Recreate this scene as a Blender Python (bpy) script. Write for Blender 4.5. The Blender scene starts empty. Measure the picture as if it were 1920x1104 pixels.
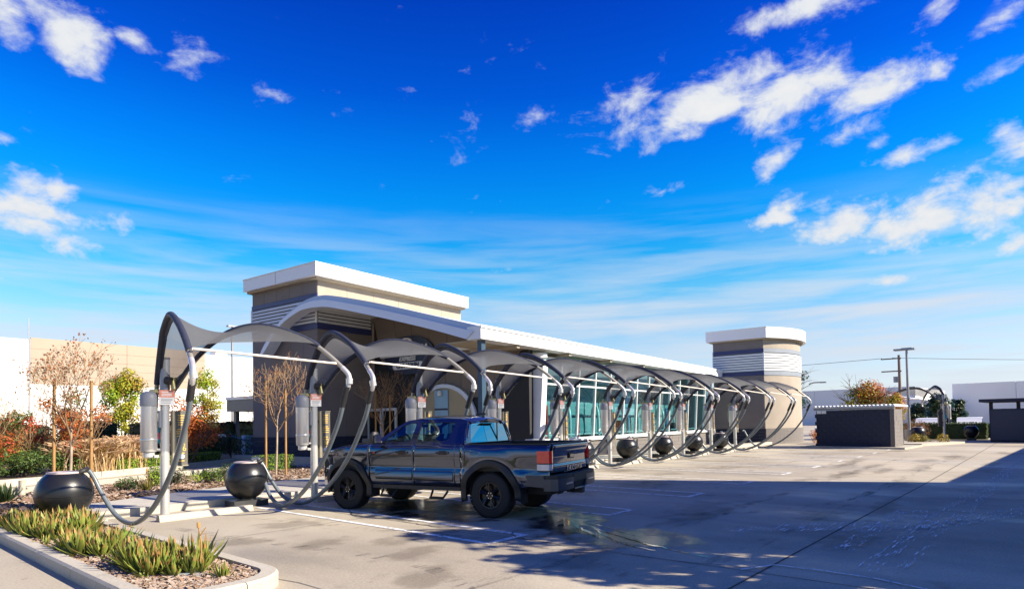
import bpy, bmesh, math, random
from mathutils import Vector, Matrix
from mathutils.geometry import tessellate_polygon
S = bpy.context.scene
COL = S.collection
PI = math.pi
R = math.radians

# ------------------------------------------------------------------ camera
CAM_F, CAM_CY, CAM_H = 1161.8, 758.37, 1.685          # focal length and principal row in px of a 1920 wide frame
PITCH, ROLL, YAW = R(1.628), R(-0.9838), R(40.692)
def cam_axes():
    fw = Vector((0, math.cos(PITCH), math.sin(PITCH))); rt = Vector((1, 0, 0)); up = rt.cross(fw)
    r = rt*math.cos(ROLL)+up*math.sin(ROLL); u = -rt*math.sin(ROLL)+up*math.cos(ROLL)
    M = Matrix(((math.sin(YAW), math.cos(YAW), 0), (-math.cos(YAW), math.sin(YAW), 0), (0, 0, 1)))
    return M@r, M@u, M@fw
CR, CU, CF = cam_axes()
cam = bpy.data.objects.new('camera', bpy.data.cameras.new('camera')); COL.objects.link(cam)
mw = Matrix.Identity(4)
for i in range(3):
    mw[i][0], mw[i][1], mw[i][2] = CR[i], CU[i], -CF[i]
mw.translation = (0, 0, CAM_H)
cam.matrix_world = mw
cam.data.sensor_width = 36
cam.data.lens = CAM_F/1920*36
cam.data.shift_y = (CAM_CY-552)/1920
cam.data.clip_start, cam.data.clip_end = .1, 3000
S.camera = cam
def ray(u, v):                                          # direction to a point of the sky, used for cloud bearings only
    return (CF+CR*((u-960)/CAM_F)-CU*((v-CAM_CY)/CAM_F)).normalized()

# ------------------------------------------------------------------ light
SUN_EL = R(33); SUN_AZ = Vector((.43, -.903, 0)).normalized()
SUN_D = Vector((SUN_AZ.x*math.cos(SUN_EL), SUN_AZ.y*math.cos(SUN_EL), math.sin(SUN_EL)))
sun = bpy.data.objects.new('sun', bpy.data.lights.new('sun', 'SUN')); COL.objects.link(sun)
sun.rotation_euler = SUN_D.to_track_quat('Z', 'Y').to_euler()
sun.data.energy = 5.0; sun.data.angle = R(.5); sun.data.color = (1, .89, .72)
S.view_settings.view_transform = 'Standard'; S.view_settings.look = 'None'
S.view_settings.exposure = 1.31; S.view_settings.gamma = 1; S.view_settings.use_curve_mapping = False

def build_world():
    w = bpy.data.worlds.new('World'); S.world = w; w.use_nodes = True
    nt = w.node_tree; N = nt.nodes; L = nt.links; N.clear()
    def nd(t, **k):
        n = N.new(t)
        for a, b in k.items(): setattr(n, a, b)
        return n
    def math_(op, a, b=None, clamp=False):
        n = nd('ShaderNodeMath', operation=op, use_clamp=clamp)
        for i, x in enumerate((a, b)):
            if x is None: continue
            if isinstance(x, (int, float)): n.inputs[i].default_value = x
            else: L.new(x, n.inputs[i])
        return n.outputs[0]
    def vec(op, a, b):
        n = nd('ShaderNodeVectorMath', operation=op)
        for i, x in enumerate((a, b)):
            if hasattr(x, 'is_linked') or hasattr(x, 'links'): L.new(x, n.inputs[i])
            else: n.inputs[i].default_value = x
        return n.outputs['Value'] if op == 'DOT_PRODUCT' else n.outputs[0]
    out = nd('ShaderNodeOutputWorld'); bg = nd('ShaderNodeBackground'); L.new(bg.outputs[0], out.inputs[0])
    sky = nd('ShaderNodeTexSky', sky_type='NISHITA'); sky.sun_disc = False
    sky.sun_elevation = SUN_EL; sky.sun_rotation = math.atan2(SUN_AZ.x, SUN_AZ.y)
    sky.air_density = 1.0; sky.dust_density = .3; sky.ozone_density = 3.0; sky.altitude = 0
    tc = nd('ShaderNodeTexCoord'); D = tc.outputs['Generated']
    sep = nd('ShaderNodeSeparateXYZ'); L.new(D, sep.inputs[0]); Z = sep.outputs['Z']
    # deep polarised blue: more saturation high up, none at the horizon
    gm = nd('ShaderNodeGamma'); L.new(sky.outputs[0], gm.inputs[0]); gm.inputs[1].default_value = 1.0
    tint = nd('ShaderNodeValToRGB'); L.new(Z, tint.inputs[0])
    e = tint.color_ramp.elements
    e[0].position = 0; e[0].color = (1.0, 1.02, 1.5, 1)
    e[1].position = .58; e[1].color = (.008, .28, 1.55, 1)
    for p, c in ((.05, (1.25, 1.22, 1.40, 1)), (.10, (1.25, 1.28, 1.38, 1)), (.15, (1.05, 1.32, 1.44, 1)), (.20, (.52, 1.38, 1.56, 1)), (.25, (.13, 1.27, 1.68, 1)), (.29, (.04, 1.15, 1.80, 1)), (.335, (.012, 1.05, 1.92, 1)), (.40, (.004, .82, 1.98, 1)), (.47, (.004, .50, 1.82, 1))):
        x = e.new(p); x.color = c
    mul = nd('ShaderNodeMix', data_type='RGBA', blend_type='MULTIPLY'); mul.inputs[0].default_value = 1
    L.new(gm.outputs[0], mul.inputs[6]); L.new(tint.outputs[0], mul.inputs[7])
    skyc = mul.outputs[2]
    # cloud bearings: (u, v, half width, half height, tilt degrees, weight), turned into sky directions
    B = [(20, 40, 45, 60, 0, 1.0), (140, 72, 85, 70, 20, 1.25), (255, 72, 42, 30, 0, .95), (350, 95, 60, 40, 15, .62), (370, 130, 30, 30, 60, .5),
         (40, 345, 60, 45, 0, .85), (60, 415, 120, 65, 0, 1.1), (185, 415, 60, 28, -10, .9), (120, 365, 50, 35, 20, .8), (5, 258, 22, 14, 0, .8),
         (888, 210, 40, 30, 0, .62), (1010, 215, 60, 30, 0, .5), (1160, 195, 95, 34, -8, .8), (1330, 195, 150, 52, -10, 1.2), (1480, 180, 120, 56, -8, 1.25),
         (1640, 170, 120, 40, -14, 1.05), (1300, 245, 70, 24, -10, .85), (1760, 130, 60, 26, -20, .8), (1880, 125, 80, 22, -18, .8), (1450, 300, 52, 22, -28, .95),
         (1600, 240, 70, 26, -20, .8), (1715, 283, 66, 24, -14, .95), (1650, 268, 30, 16, 0, .75), (1895, 260, 40, 48, -40, .95),
         (1450, 408, 60, 24, -12, .95), (1580, 420, 110, 40, -10, 1.1), (1720, 405, 130, 56, -8, 1.25), (1870, 380, 110, 60, -22, 1.2), (1640, 465, 60, 20, -15, .75),
         (1900, 455, 50, 28, -20, .85), (1680, 525, 78, 14, 0, .95), (1520, 8, 150, 26, -4, 1.1), (1750, 25, 60, 28, -20, .8), (1880, 22, 70, 34, -10, 1.0),
         (510, 180, 40, 22, 0, .5), (720, 45, 25, 20, 0, .4), (760, 185, 60, 25, 0, .4), (1310, 85, 60, 18, -5, .45), (1250, 358, 40, 12, 0, .45)]
    acc = None
    for u, v, hw, hh, tl, wgt in B:
        hw *= .87; hh *= .84; c = ray(u, v); ca, sa = math.cos(R(tl)), math.sin(R(tl))
        ax = (ray(u+4*ca, v+4*sa)-ray(u-4*ca, v-4*sa)); ax = ax/ax.length
        ay = (ray(u-4*sa, v+4*ca)-ray(u+4*sa, v-4*ca)); ay = ay/ay.length
        kx = 1/((ray(u+hw*ca, v+hw*sa)-c).length); ky = 1/((ray(u-hh*sa, v+hh*ca)-c).length)
        a = math_('SUBTRACT', vec('DOT_PRODUCT', D, tuple(ax*kx)), c.dot(ax*kx))
        b = math_('SUBTRACT', vec('DOT_PRODUCT', D, tuple(ay*ky)), c.dot(ay*ky))
        s = math_('ADD', math_('MULTIPLY', a, a), math_('MULTIPLY', b, b))
        g = math_('MULTIPLY', math_('POWER', 2.718, math_('MULTIPLY', s, -.62)), wgt)
        acc = g if acc is None else math_('MAXIMUM', acc, g)
    # away from these bearings the same kind of scattered cloud goes on
    nb = nd('ShaderNodeTexNoise'); nb.inputs['Scale'].default_value = 2.2; nb.inputs['Detail'].default_value = 2; L.new(D, nb.inputs['Vector'])
    front = vec('DOT_PRODUCT', D, tuple(CF))
    off = math_('MULTIPLY', math_('SUBTRACT', .55, front, True), 2.0, True)
    rest = math_('MULTIPLY', math_('MULTIPLY', math_('SUBTRACT', nb.outputs[0], .5, True), 5.0), off)
    acc = math_('MAXIMUM', acc, rest)
    def noise(scale, detail, rough, stretch, lac=2.0, dist=0):
        m = nd('ShaderNodeMapping'); L.new(D, m.inputs[0]); m.inputs['Scale'].default_value = stretch
        n = nd('ShaderNodeTexNoise'); n.inputs['Scale'].default_value = scale; n.inputs['Detail'].default_value = detail
        n.inputs['Roughness'].default_value = rough; n.inputs['Distortion'].default_value = dist; L.new(m.outputs[0], n.inputs['Vector'])
        return n.outputs[0]
    n1 = noise(13, 10, .60, (1, 1, 1.9), dist=.35); n2 = noise(34, 8, .62, (1, 1, 1.5), dist=.2)
    nn = math_('ADD', math_('MULTIPLY', n1, .72), math_('MULTIPLY', n2, .28))
    dens = math_('SUBTRACT', math_('ADD', math_('MULTIPLY', acc, .56), math_('MULTIPLY', nn, 1.95)), 1.165)
    body = nd('ShaderNodeMapRange', interpolation_type='SMOOTHSTEP'); L.new(dens, body.inputs[0])
    body.inputs[1].default_value = 0.0; body.inputs[2].default_value = .50
    veil = nd('ShaderNodeMapRange', interpolation_type='SMOOTHSTEP'); L.new(math_('SUBTRACT', math_('ADD', math_('MULTIPLY', acc, .55), nn), .74), veil.inputs[0])
    veil.inputs[1].default_value = 0.0; veil.inputs[2].default_value = .5; veil.inputs[4].default_value = .38
    # thin horizontal cirrus low down
    n3 = noise(3.2, 7, .55, (1, 1, 11), dist=.3)
    band = nd('ShaderNodeValToRGB'); L.new(Z, band.inputs[0]); be = band.color_ramp.elements
    be[0].position = .0; be[0].color = (.75, .75, .75, 1); be[1].position = .33; be[1].color = (0, 0, 0, 1); x = be.new(.15); x.color = (.85,)*3+(1,); x = be.new(.2); x.color = (.55,)*3+(1,)
    cir = math_('MULTIPLY', math_('MULTIPLY', math_('SUBTRACT', n3, .38, True), 3.8, True), band.outputs[0])
    alpha = math_('MAXIMUM', math_('MAXIMUM', body.outputs[0], veil.outputs[0]), math_('MULTIPLY', cir, 1.0))
    shade = nd('ShaderNodeMapRange'); L.new(math_('ADD', dens, math_('MULTIPLY', math_('SUBTRACT', n2, .5), .35)), shade.inputs[0])
    shade.inputs[1].default_value = 0.05; shade.inputs[2].default_value = .75
    cc = nd('ShaderNodeMix', data_type='RGBA'); L.new(shade.outputs[0], cc.inputs[0])
    cc.inputs[6].default_value = (5.7, 6.2, 7.0, 1); cc.inputs[7].default_value = (7.0, 7.05, 7.1, 1)
    fin = nd('ShaderNodeMix', data_type='RGBA'); L.new(alpha, fin.inputs[0]); L.new(skyc, fin.inputs[6]); L.new(cc.outputs[2], fin.inputs[7])
    L.new(fin.outputs[2], bg.inputs[0]); bg.inputs[1].default_value = .05
build_world()

# ------------------------------------------------------------------ helpers
class MB:
    def __init__(s): s.v = []; s.f = []; s.m = []
    def add(s, vs, fs, mi=0):
        o = len(s.v); s.v += [tuple(p) for p in vs]; s.f += [tuple(i+o for i in f) for f in fs]; s.m += [mi]*len(fs); return s
    def box(s, x0, x1, y0, y1, z0, z1, mi=0):
        return s.add([(x0,y0,z0),(x1,y0,z0),(x1,y1,z0),(x0,y1,z0),(x0,y0,z1),(x1,y0,z1),(x1,y1,z1),(x0,y1,z1)],
                     [(0,3,2,1),(4,5,6,7),(0,1,5,4),(1,2,6,5),(2,3,7,6),(3,0,4,7)], mi)
    def obox(s, c, sx, sy, sz, rz=0, mi=0):
        o = len(s.v); s.box(-sx/2, sx/2, -sy/2, sy/2, -sz/2, sz/2, mi); ca, sa = math.cos(rz), math.sin(rz)
        for i in range(o, o+8):
            x, y, z = s.v[i]; s.v[i] = (c[0]+x*ca-y*sa, c[1]+x*sa+y*ca, c[2]+z)
        return s
    def prism(s, poly, z0, z1, mi=0):                     # poly in xy, any simple outline
        return s.extrude([(x, y, z0) for x, y in poly], (0, 0, z1-z0), mi)
    def extrude(s, poly, d, mi=0, holes=()):
        loops = [[Vector(p) for p in poly]]+[[Vector(p) for p in h] for h in holes]; d = Vector(d)
        flat = [p for l in loops for p in l]; n = len(flat)
        tris = tessellate_polygon(loops)
        vs = flat+[p+d for p in flat]; fs = []
        nrm = Vector((0, 0, 0))
        for a, b, c in tris: nrm += (flat[b]-flat[a]).cross(flat[c]-flat[a])
        flip = nrm.dot(d) > 0
        for a, b, c in tris:
            t = (flat[b]-flat[a]).cross(flat[c]-flat[a]); up = t.dot(d) > 0
            fs.append((a, c, b) if up else (a, b, c)); fs.append((a+n, b+n, c+n) if up else (a+n, c+n, b+n))
        o = 0
        for li, l in enumerate(loops):
            k = len(l)
            area = Vector((0, 0, 0))
            for i in range(k): area += l[i].cross(l[(i+1) % k])
            ccw = area.dot(d) > 0
            if li: ccw = not ccw
            for i in range(k):
                a, b = o+i, o+(i+1) % k
                fs.append((a, b, b+n, a+n) if ccw else (b, a, a+n, b+n))
            o += k
        return s.add(vs, fs, mi)
    def tube(s, pts, r, n=8, mi=0, caps=True):
        pts = [Vector(p) for p in pts]; k = len(pts); rs = r if isinstance(r, (list, tuple)) else [r]*k
        o = len(s.v); prev = None; vs = []
        for i in range(k):
            t = (pts[min(i+1, k-1)]-pts[max(i-1, 0)])
            t = t.normalized() if t.length > 1e-9 else Vector((0, 0, 1))
            if prev is None:
                a = Vector((0, 0, 1)) if abs(t.z) < .9 else Vector((1, 0, 0)); x = t.cross(a).normalized()
            else:
                x = prev-t*prev.dot(t); x = x.normalized() if x.length > 1e-6 else t.orthogonal().normalized()
            prev = x; y = t.cross(x)
            for j in range(n):
                w = 2*PI*j/n; vs.append(pts[i]+x*(rs[i]*math.cos(w))+y*(rs[i]*math.sin(w)))
        fs = []
        for i in range(k-1):
            for j in range(n): fs.append((i*n+j, i*n+(j+1) % n, (i+1)*n+(j+1) % n, (i+1)*n+j))
        if caps: fs.append(tuple(range(n-1, -1, -1))); fs.append(tuple((k-1)*n+j for j in range(n)))
        return s.add(vs, fs, mi)
    def cyl(s, p, q, r, n=16, mi=0): return s.tube([p, q], r, n, mi)
    def lathe(s, prof, c=(0, 0, 0), n=24, mi=0, sx=1, sy=1):    # prof: (radius, z) bottom to top
        vs = [(c[0]+sx*r*math.cos(2*PI*j/n), c[1]+sy*r*math.sin(2*PI*j/n), c[2]+z) for r, z in prof for j in range(n)]
        fs = [(i*n+j, i*n+(j+1) % n, (i+1)*n+(j+1) % n, (i+1)*n+j) for i in range(len(prof)-1) for j in range(n)]
        fs.append(tuple(range(n-1, -1, -1))); fs.append(tuple((len(prof)-1)*n+j for j in range(n)))
        return s.add(vs, fs, mi)
    def grid(s, fn, nu, nv, mi=0, flip=False):
        vs = [fn(i/nu, j/nv) for i in range(nu+1) for j in range(nv+1)]; w = nv+1
        fs = [(i*w+j, (i+1)*w+j, (i+1)*w+j+1, i*w+j+1) for i in range(nu) for j in range(nv)]
        if flip: fs = [f[::-1] for f in fs]
        return s.add(vs, fs, mi)
    def sheet(s, pts, z, w, mi=0):                         # flat strip along a polyline
        pts = [Vector((p[0], p[1], 0)) for p in pts]; vs = []
        for i, p in enumerate(pts):
            t = (pts[min(i+1, len(pts)-1)]-pts[max(i-1, 0)]).normalized(); q = Vector((-t.y, t.x, 0))
            ww = w[i] if isinstance(w, (list, tuple)) else w
            vs += [p+q*ww/2+Vector((0, 0, z)), p-q*ww/2+Vector((0, 0, z))]
        return s.add(vs, [(2*i, 2*i+1, 2*i+3, 2*i+2) for i in range(len(pts)-1)], mi)
    def build(s, name, mat, parent=None, smooth=None, off=None, kind=None):
        me = bpy.data.meshes.new(name)
        vs = s.v if off is None else [(x-off[0], y-off[1], z-off[2]) for x, y, z in s.v]
        me.from_pydata(vs, [], s.f); me.update()
        for m in (mat if isinstance(mat, (list, tuple)) else [mat]): me.materials.append(m)
        if any(s.m): me.polygons.foreach_set('material_index', s.m)
        if smooth is not None:
            me.polygons.foreach_set('use_smooth', [True]*len(me.polygons)); me.set_sharp_from_angle(angle=R(smooth))
        o = bpy.data.objects.new(name, me); COL.objects.link(o)
        if parent: o.parent = parent
        if kind: o['kind'] = kind
        return o
def tag(o, label, cat, group=None, kind=None):
    o['label'] = label; o['category'] = cat
    if group: o['group'] = group
    if kind: o['kind'] = kind
    return o
def empty(name, loc, rz=0, label=None, cat=None, group=None):
    o = bpy.data.objects.new(name, None); COL.objects.link(o); o.location = loc; o.rotation_euler = (0, 0, rz)
    if label: tag(o, label, cat, group)
    return o
KIDS = {}
def copy_tree(o, parent=None):
    kids = [c for c in bpy.data.objects if c.parent == o] if o.name not in KIDS else KIDS[o.name]
    KIDS[o.name] = kids
    c = o.copy(); COL.objects.link(c)
    if parent: c.parent = parent
    for k in kids: copy_tree(k, c)
    return c
def inst(mesh_obj, name, parent, loc, rz=0, scale=None):
    c = mesh_obj.copy(); COL.objects.link(c); c.name = name; c.parent = parent; c.location = loc; c.rotation_euler = (0, 0, rz)
    if scale: c.scale = scale
    return c
def catmull(P, n=6):
    P = [Vector(p) for p in P]; out = []
    for i in range(len(P)-1):
        p0, p1, p2, p3 = P[max(i-1, 0)], P[i], P[i+1], P[min(i+2, len(P)-1)]
        for k in range(n):
            t = k/n; out.append(.5*((2*p1)+(p2-p0)*t+(2*p0-5*p1+4*p2-p3)*t*t+(3*p1-p0-3*p2+p3)*t**3))
    out.append(P[-1]); return out
def lerp(a, b, t): return a+(b-a)*t
def interp(x, xs, ys):
    if x <= xs[0]: return ys[0]
    for i in range(len(xs)-1):
        if x <= xs[i+1]: return lerp(ys[i], ys[i+1], (x-xs[i])/(xs[i+1]-xs[i]))
    return ys[-1]
def text_obj(txt, size, name, mat, parent, M, extrude=.004, bold=0, shear=0, ax='CENTER', spacing=1):
    cu = bpy.data.curves.new(name, 'FONT'); cu.body = txt; cu.size = size; cu.extrude = extrude; cu.align_x = ax; cu.align_y = 'CENTER'
    cu.offset = bold; cu.shear = shear; cu.resolution_u = 3; cu.space_character = spacing
    t = bpy.data.objects.new(name+'_tmp', cu); COL.objects.link(t)
    dg = bpy.context.evaluated_depsgraph_get(); me = bpy.data.meshes.new_from_object(t.evaluated_get(dg))
    bpy.data.objects.remove(t); me.materials.clear(); me.materials.append(mat); me.name = name
    o = bpy.data.objects.new(name, me); COL.objects.link(o)
    if parent: o.parent = parent
    o.matrix_local = M
    return o
def frame_mat(o, x, y, z):                                # local axes as columns
    M = Matrix.Identity(4)
    for i in range(3): M[i][0], M[i][1], M[i][2], M[i][3] = x[i], y[i], z[i], o[i]
    return M

# ------------------------------------------------------------------ materials
def mat(name, col, rough=.6, metal=0, var=.12, vs=3.0, bump=0, bs=60, coat=0, spec=.5, col2=None, detail=5, stretch=None):
    col = tuple(x*.86 for x in col); col2 = tuple(x*.86 for x in col2) if col2 else None
    m = bpy.data.materials.new(name); m.use_nodes = True; nt = m.node_tree; N = nt.nodes; L = nt.links
    b = N['Principled BSDF']; b.inputs['Roughness'].default_value = rough; b.inputs['Metallic'].default_value = metal
    b.inputs['Coat Weight'].default_value = coat; b.inputs['Specular IOR Level'].default_value = spec
    b.inputs['Coat Roughness'].default_value = .04
    tc = N.new('ShaderNodeTexCoord'); src = tc.outputs['Object']
    if stretch:
        mp = N.new('ShaderNodeMapping'); L.new(src, mp.inputs[0]); mp.inputs['Scale'].default_value = stretch; src = mp.outputs[0]
    n = N.new('ShaderNodeTexNoise'); n.inputs['Scale'].default_value = vs; n.inputs['Detail'].default_value = detail; L.new(src, n.inputs['Vector'])
    r = N.new('ShaderNodeValToRGB'); L.new(n.outputs[0], r.inputs[0])
    c2 = col2 if col2 else tuple(min(1, x*(1+var)) for x in col); c1 = col if col2 else tuple(x*(1-var) for x in col)
    r.color_ramp.elements[0].position = .32; r.color_ramp.elements[1].position = .68
    r.color_ramp.elements[0].color = (*c1, 1); r.color_ramp.elements[1].color = (*c2, 1); L.new(r.outputs[0], b.inputs['Base Color'])
    if bump:
        n2 = N.new('ShaderNodeTexNoise'); n2.inputs['Scale'].default_value = bs; n2.inputs['Detail'].default_value = 4; L.new(src, n2.inputs['Vector'])
        bp = N.new('ShaderNodeBump'); bp.inputs['Strength'].default_value = bump; bp.inputs['Distance'].default_value = .01
        L.new(n2.outputs[0], bp.inputs['Height']); L.new(bp.outputs[0], b.inputs['Normal'])
    return m
def leaf_mat(name, col, var=.35, trans=.35):
    m = mat(name, col, .55, 0, var, 6.0); nt = m.node_tree; N = nt.nodes; L = nt.links; b = N['Principled BSDF']
    t = N.new('ShaderNodeBsdfTranslucent'); mx = N.new('ShaderNodeMixShader'); mx.inputs[0].default_value = trans
    L.new(b.inputs['Base Color'].links[0].from_socket, t.inputs[0])
    o = N['Material Output']; L.new(b.outputs[0], mx.inputs[1]); L.new(t.outputs[0], mx.inputs[2]); L.new(mx.outputs[0], o.inputs[0])
    return m
def concrete(name, c1, c2, wet=False):
    m = bpy.data.materials.new(name); m.use_nodes = True; nt = m.node_tree; N = nt.nodes; L = nt.links; b = N['Principled BSDF']
    tc = N.new('ShaderNodeTexCoord'); P = tc.outputs['Object']
    def noise(sc, det, st=None, rough=.55, dist=0):
        src = P
        if st: mp = N.new('ShaderNodeMapping'); L.new(P, mp.inputs[0]); mp.inputs['Scale'].default_value = st; src = mp.outputs[0]
        n = N.new('ShaderNodeTexNoise'); n.inputs['Scale'].default_value = sc; n.inputs['Detail'].default_value = det; n.inputs['Roughness'].default_value = rough; n.inputs['Distortion'].default_value = dist
        L.new(src, n.inputs['Vector']); return n.outputs[0]
    def ramp(s, p0, p1, a=(0,0,0), b_=(1,1,1)):
        r = N.new('ShaderNodeValToRGB'); L.new(s, r.inputs[0]); r.color_ramp.elements[0].position = p0; r.color_ramp.elements[1].position = p1
        r.color_ramp.elements[0].color = (*a, 1); r.color_ramp.elements[1].color = (*b_, 1); return r.outputs[0]
    def mix(f, a, b_, bt='MIX'):
        x = N.new('ShaderNodeMix'); x.data_type = 'RGBA'; x.blend_type = bt
        for i, q in ((0, f), (6, a), (7, b_)):
            if hasattr(q, 'links'): L.new(q, x.inputs[i])
            elif isinstance(q, tuple): x.inputs[i].default_value = (*q, 1)
            else: x.inputs[i].default_value = q
        return x.outputs[2]
    big = ramp(noise(.22, 6, dist=.6), .35, .68, c1, c2)
    c = mix(ramp(noise(.55, 8, (1.0, .35, 1), .62), .50, .76), big, tuple(x*.46 for x in c1))           # drive-over dirt drawn out along the aisle
    c = mix(ramp(noise(1.7, 6), .62, .78), c, tuple(x*.62 for x in c1))                                    # oil and damp blotches
    c = mix(.35, c, ramp(noise(38, 4), .3, .7, tuple(x*.72 for x in c1), tuple(min(1, x*1.2) for x in c2)))
    c = mix(ramp(noise(6, 3), .70, .74), c, tuple(x*.75 for x in c1))
    L.new(c, b.inputs['Base Color'])
    rg = ramp(noise(.45, 6, (1, .45, 1), .6), .45, .72, (.78,)*3, ((.34,)*3 if wet else (.6,)*3)); L.new(rg, b.inputs['Roughness'])
    bp = N.new('ShaderNodeBump'); bp.inputs['Strength'].default_value = .25; bp.inputs['Distance'].default_value = .004
    L.new(noise(90, 4), bp.inputs['Height']); L.new(bp.outputs[0], b.inputs['Normal'])
    return m
def worn_paint(name, col, lo, hi, sc=9, st=(1, 1, 1)):
    m = mat(name, col, .6, 0, .08, 5); nt = m.node_tree; N = nt.nodes; L = nt.links; b = N['Principled BSDF']
    tc = N.new('ShaderNodeTexCoord'); mp = N.new('ShaderNodeMapping'); mp.inputs['Scale'].default_value = st; L.new(tc.outputs['Object'], mp.inputs[0])
    n = N.new('ShaderNodeTexNoise'); n.inputs['Scale'].default_value = sc; n.inputs['Detail'].default_value = 7; n.inputs['Roughness'].default_value = .7; L.new(mp.outputs[0], n.inputs['Vector'])
    r = N.new('ShaderNodeValToRGB'); L.new(n.outputs[0], r.inputs[0]); r.color_ramp.elements[0].position = lo; r.color_ramp.elements[1].position = hi
    L.new(r.outputs[0], b.inputs['Alpha']); return m
def fabric_mat():
    # knitted shade cloth: open mesh seen square on, closing up at grazing angles
    m = mat('shade_cloth', (.13, .135, .14), .8, 0, .1, 40); nt = m.node_tree; N = nt.nodes; L = nt.links; b = N['Principled BSDF']
    t = N.new('ShaderNodeBsdfTranslucent'); t.inputs[0].default_value = (.24, .245, .25, 1)
    tr = N.new('ShaderNodeBsdfTransparent'); a = N.new('ShaderNodeMixShader'); a.inputs[0].default_value = .4; c = N.new('ShaderNodeMixShader')
    lw = N.new('ShaderNodeLayerWeight'); lw.inputs[0].default_value = .35
    mr = N.new('ShaderNodeMapRange'); L.new(lw.outputs['Facing'], mr.inputs[0]); mr.inputs[3].default_value = .38; mr.inputs[4].default_value = .08
    L.new(mr.outputs[0], c.inputs[0])
    L.new(b.outputs[0], a.inputs[1]); L.new(t.outputs[0], a.inputs[2]); L.new(a.outputs[0], c.inputs[1]); L.new(tr.outputs[0], c.inputs[2]); L.new(c.outputs[0], N['Material Output'].inputs[0])
    return m
def glass_mat(name, tint, ior=1.5, mixf=.35, rough=.02):
    m = bpy.data.materials.new(name); m.use_nodes = True; nt = m.node_tree; N = nt.nodes; L = nt.links; N.remove(N['Principled BSDF'])
    tc = N.new('ShaderNodeTexCoord'); n = N.new('ShaderNodeTexNoise'); n.inputs['Scale'].default_value = .7; L.new(tc.outputs['Object'], n.inputs['Vector'])
    bp = N.new('ShaderNodeBump'); bp.inputs['Strength'].default_value = .03; bp.inputs['Distance'].default_value = .02; L.new(n.outputs[0], bp.inputs['Height'])
    g = N.new('ShaderNodeBsdfGlossy'); g.inputs['Roughness'].default_value = rough; g.inputs['Color'].default_value = (.85, .97, 1, 1); L.new(bp.outputs[0], g.inputs['Normal'])
    t = N.new('ShaderNodeBsdfTransparent'); t.inputs[0].default_value = (*tint, 1)
    f = N.new('ShaderNodeLayerWeight'); f.inputs[0].default_value = .5
    p5 = N.new('ShaderNodeMath'); p5.operation = 'POWER'; L.new(f.outputs['Facing'], p5.inputs[0]); p5.inputs[1].default_value = 4.0
    a = N.new('ShaderNodeMath'); a.operation = 'MULTIPLY_ADD'; L.new(p5.outputs[0], a.inputs[0]); a.inputs[1].default_value = .8; a.inputs[2].default_value = mixf; a.use_clamp = True
    x = N.new('ShaderNodeMixShader'); L.new(a.outputs[0], x.inputs[0]); L.new(t.outputs[0], x.inputs[1]); L.new(g.outputs[0], x.inputs[2]); L.new(x.outputs[0], N['Material Output'].inputs[0])
    return m
M = {}
M['concrete'] = concrete('lot_concrete', (.25, .215, .16), (.44, .393, .298), True)
M['walk'] = concrete('walk_concrete', (.34, .315, .26), (.43, .40, .335))
M['kerb'] = concrete('kerb_concrete', (.33, .30, .24), (.45, .415, .34))
M['white_paint'] = worn_paint('stall_paint', (.80, .80, .78), .34, .50, 7)
M['worn_paint'] = worn_paint('worn_paint', (.80, .82, .84), .53, .61, 5.0, (.55, 7.0, 1))
M['joint'] = mat('joint_filler', (.05, .046, .042), .8, 0, .3, 8)
M['faint_joint'] = mat('sawn_joint', (.17, .155, .135), .85, 0, .3, 3)
M['puddle'] = mat('puddle_water', (.035, .034, .033), .03, 0, .2, 3, bump=.08, bs=9, spec=.6)
M['mulch'] = mat('bark_mulch', (.10, .052, .026), .9, 0, .5, 30, bump=.9, bs=55, col2=(.24, .135, .07))
M['chip'] = mat('bark_chip', (.13, .07, .04), .9, 0, .4, 12, col2=(.36, .24, .15))
M['chip_pale'] = mat('bark_chip_pale', (.26, .19, .14), .9, 0, .4, 12, col2=(.48, .38, .30))
M['soil'] = mat('soil', (.09, .06, .04), .95, 0, .3, 10, bump=.6, bs=40)
M['stucco_tan'] = mat('stucco_tan', (.35, .30, .24), .9, 0, .06, 1.2, bump=.15, bs=120)
M['stucco_shaded'] = mat('stucco_shaded', (.19, .165, .155), .9, 0, .06, 1.2, bump=.15, bs=120)  # tan stucco darkened, the shade of the unlit faces is put into the colour
M['stucco_brown'] = mat('stucco_brown', (.19, .155, .13), .88, 0, .07, 1.0, bump=.12, bs=120)
M['beige_wall'] = mat('beige_wall', (.40, .34, .22), .85, 0, .06, 1.0)
M['white_metal'] = mat('white_fascia', (.80, .80, .79), .38, 0, .02, .6)
M['arch_face'] = mat('arch_face', (.64, .70, .80), .4, 0, .02, .6)
M['arch_outer'] = mat('arch_outer', (.36, .46, .62), .45, 0, .03, .6)
M['navy_band'] = mat('navy_band', (.022, .032, .13), .5, 0, .08, 2)
M['slate_band'] = mat('slate_band', (.22, .25, .29), .6, 0, .05, 2)
M['navy_panel'] = mat('navy_panel', (.020, .026, .065), .45, 0, .08, 2)
M['louver'] = mat('louver_white', (.72, .74, .75), .45, 0, .03, 2)
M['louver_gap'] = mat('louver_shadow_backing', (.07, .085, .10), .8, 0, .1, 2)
M['block_shaded'] = mat('split_block_shaded', (.018, .024, .048), .85, 0, .3, 2.0, bump=.8, bs=30)  # split block with the shade of the unlit sides painted into its colour
M['block_lit'] = mat('split_block_lit', (.17, .155, .145), .88, 0, .25, 2.2, bump=.8, bs=30)  # the same block, coloured as it looks on the sunlit sides
M['soffit'] = mat('soffit_tan', (.36, .31, .23), .8, 0, .05, 1)
M['frame'] = mat('window_frame', (.70, .71, .71), .35, .15, .03, 2)
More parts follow.
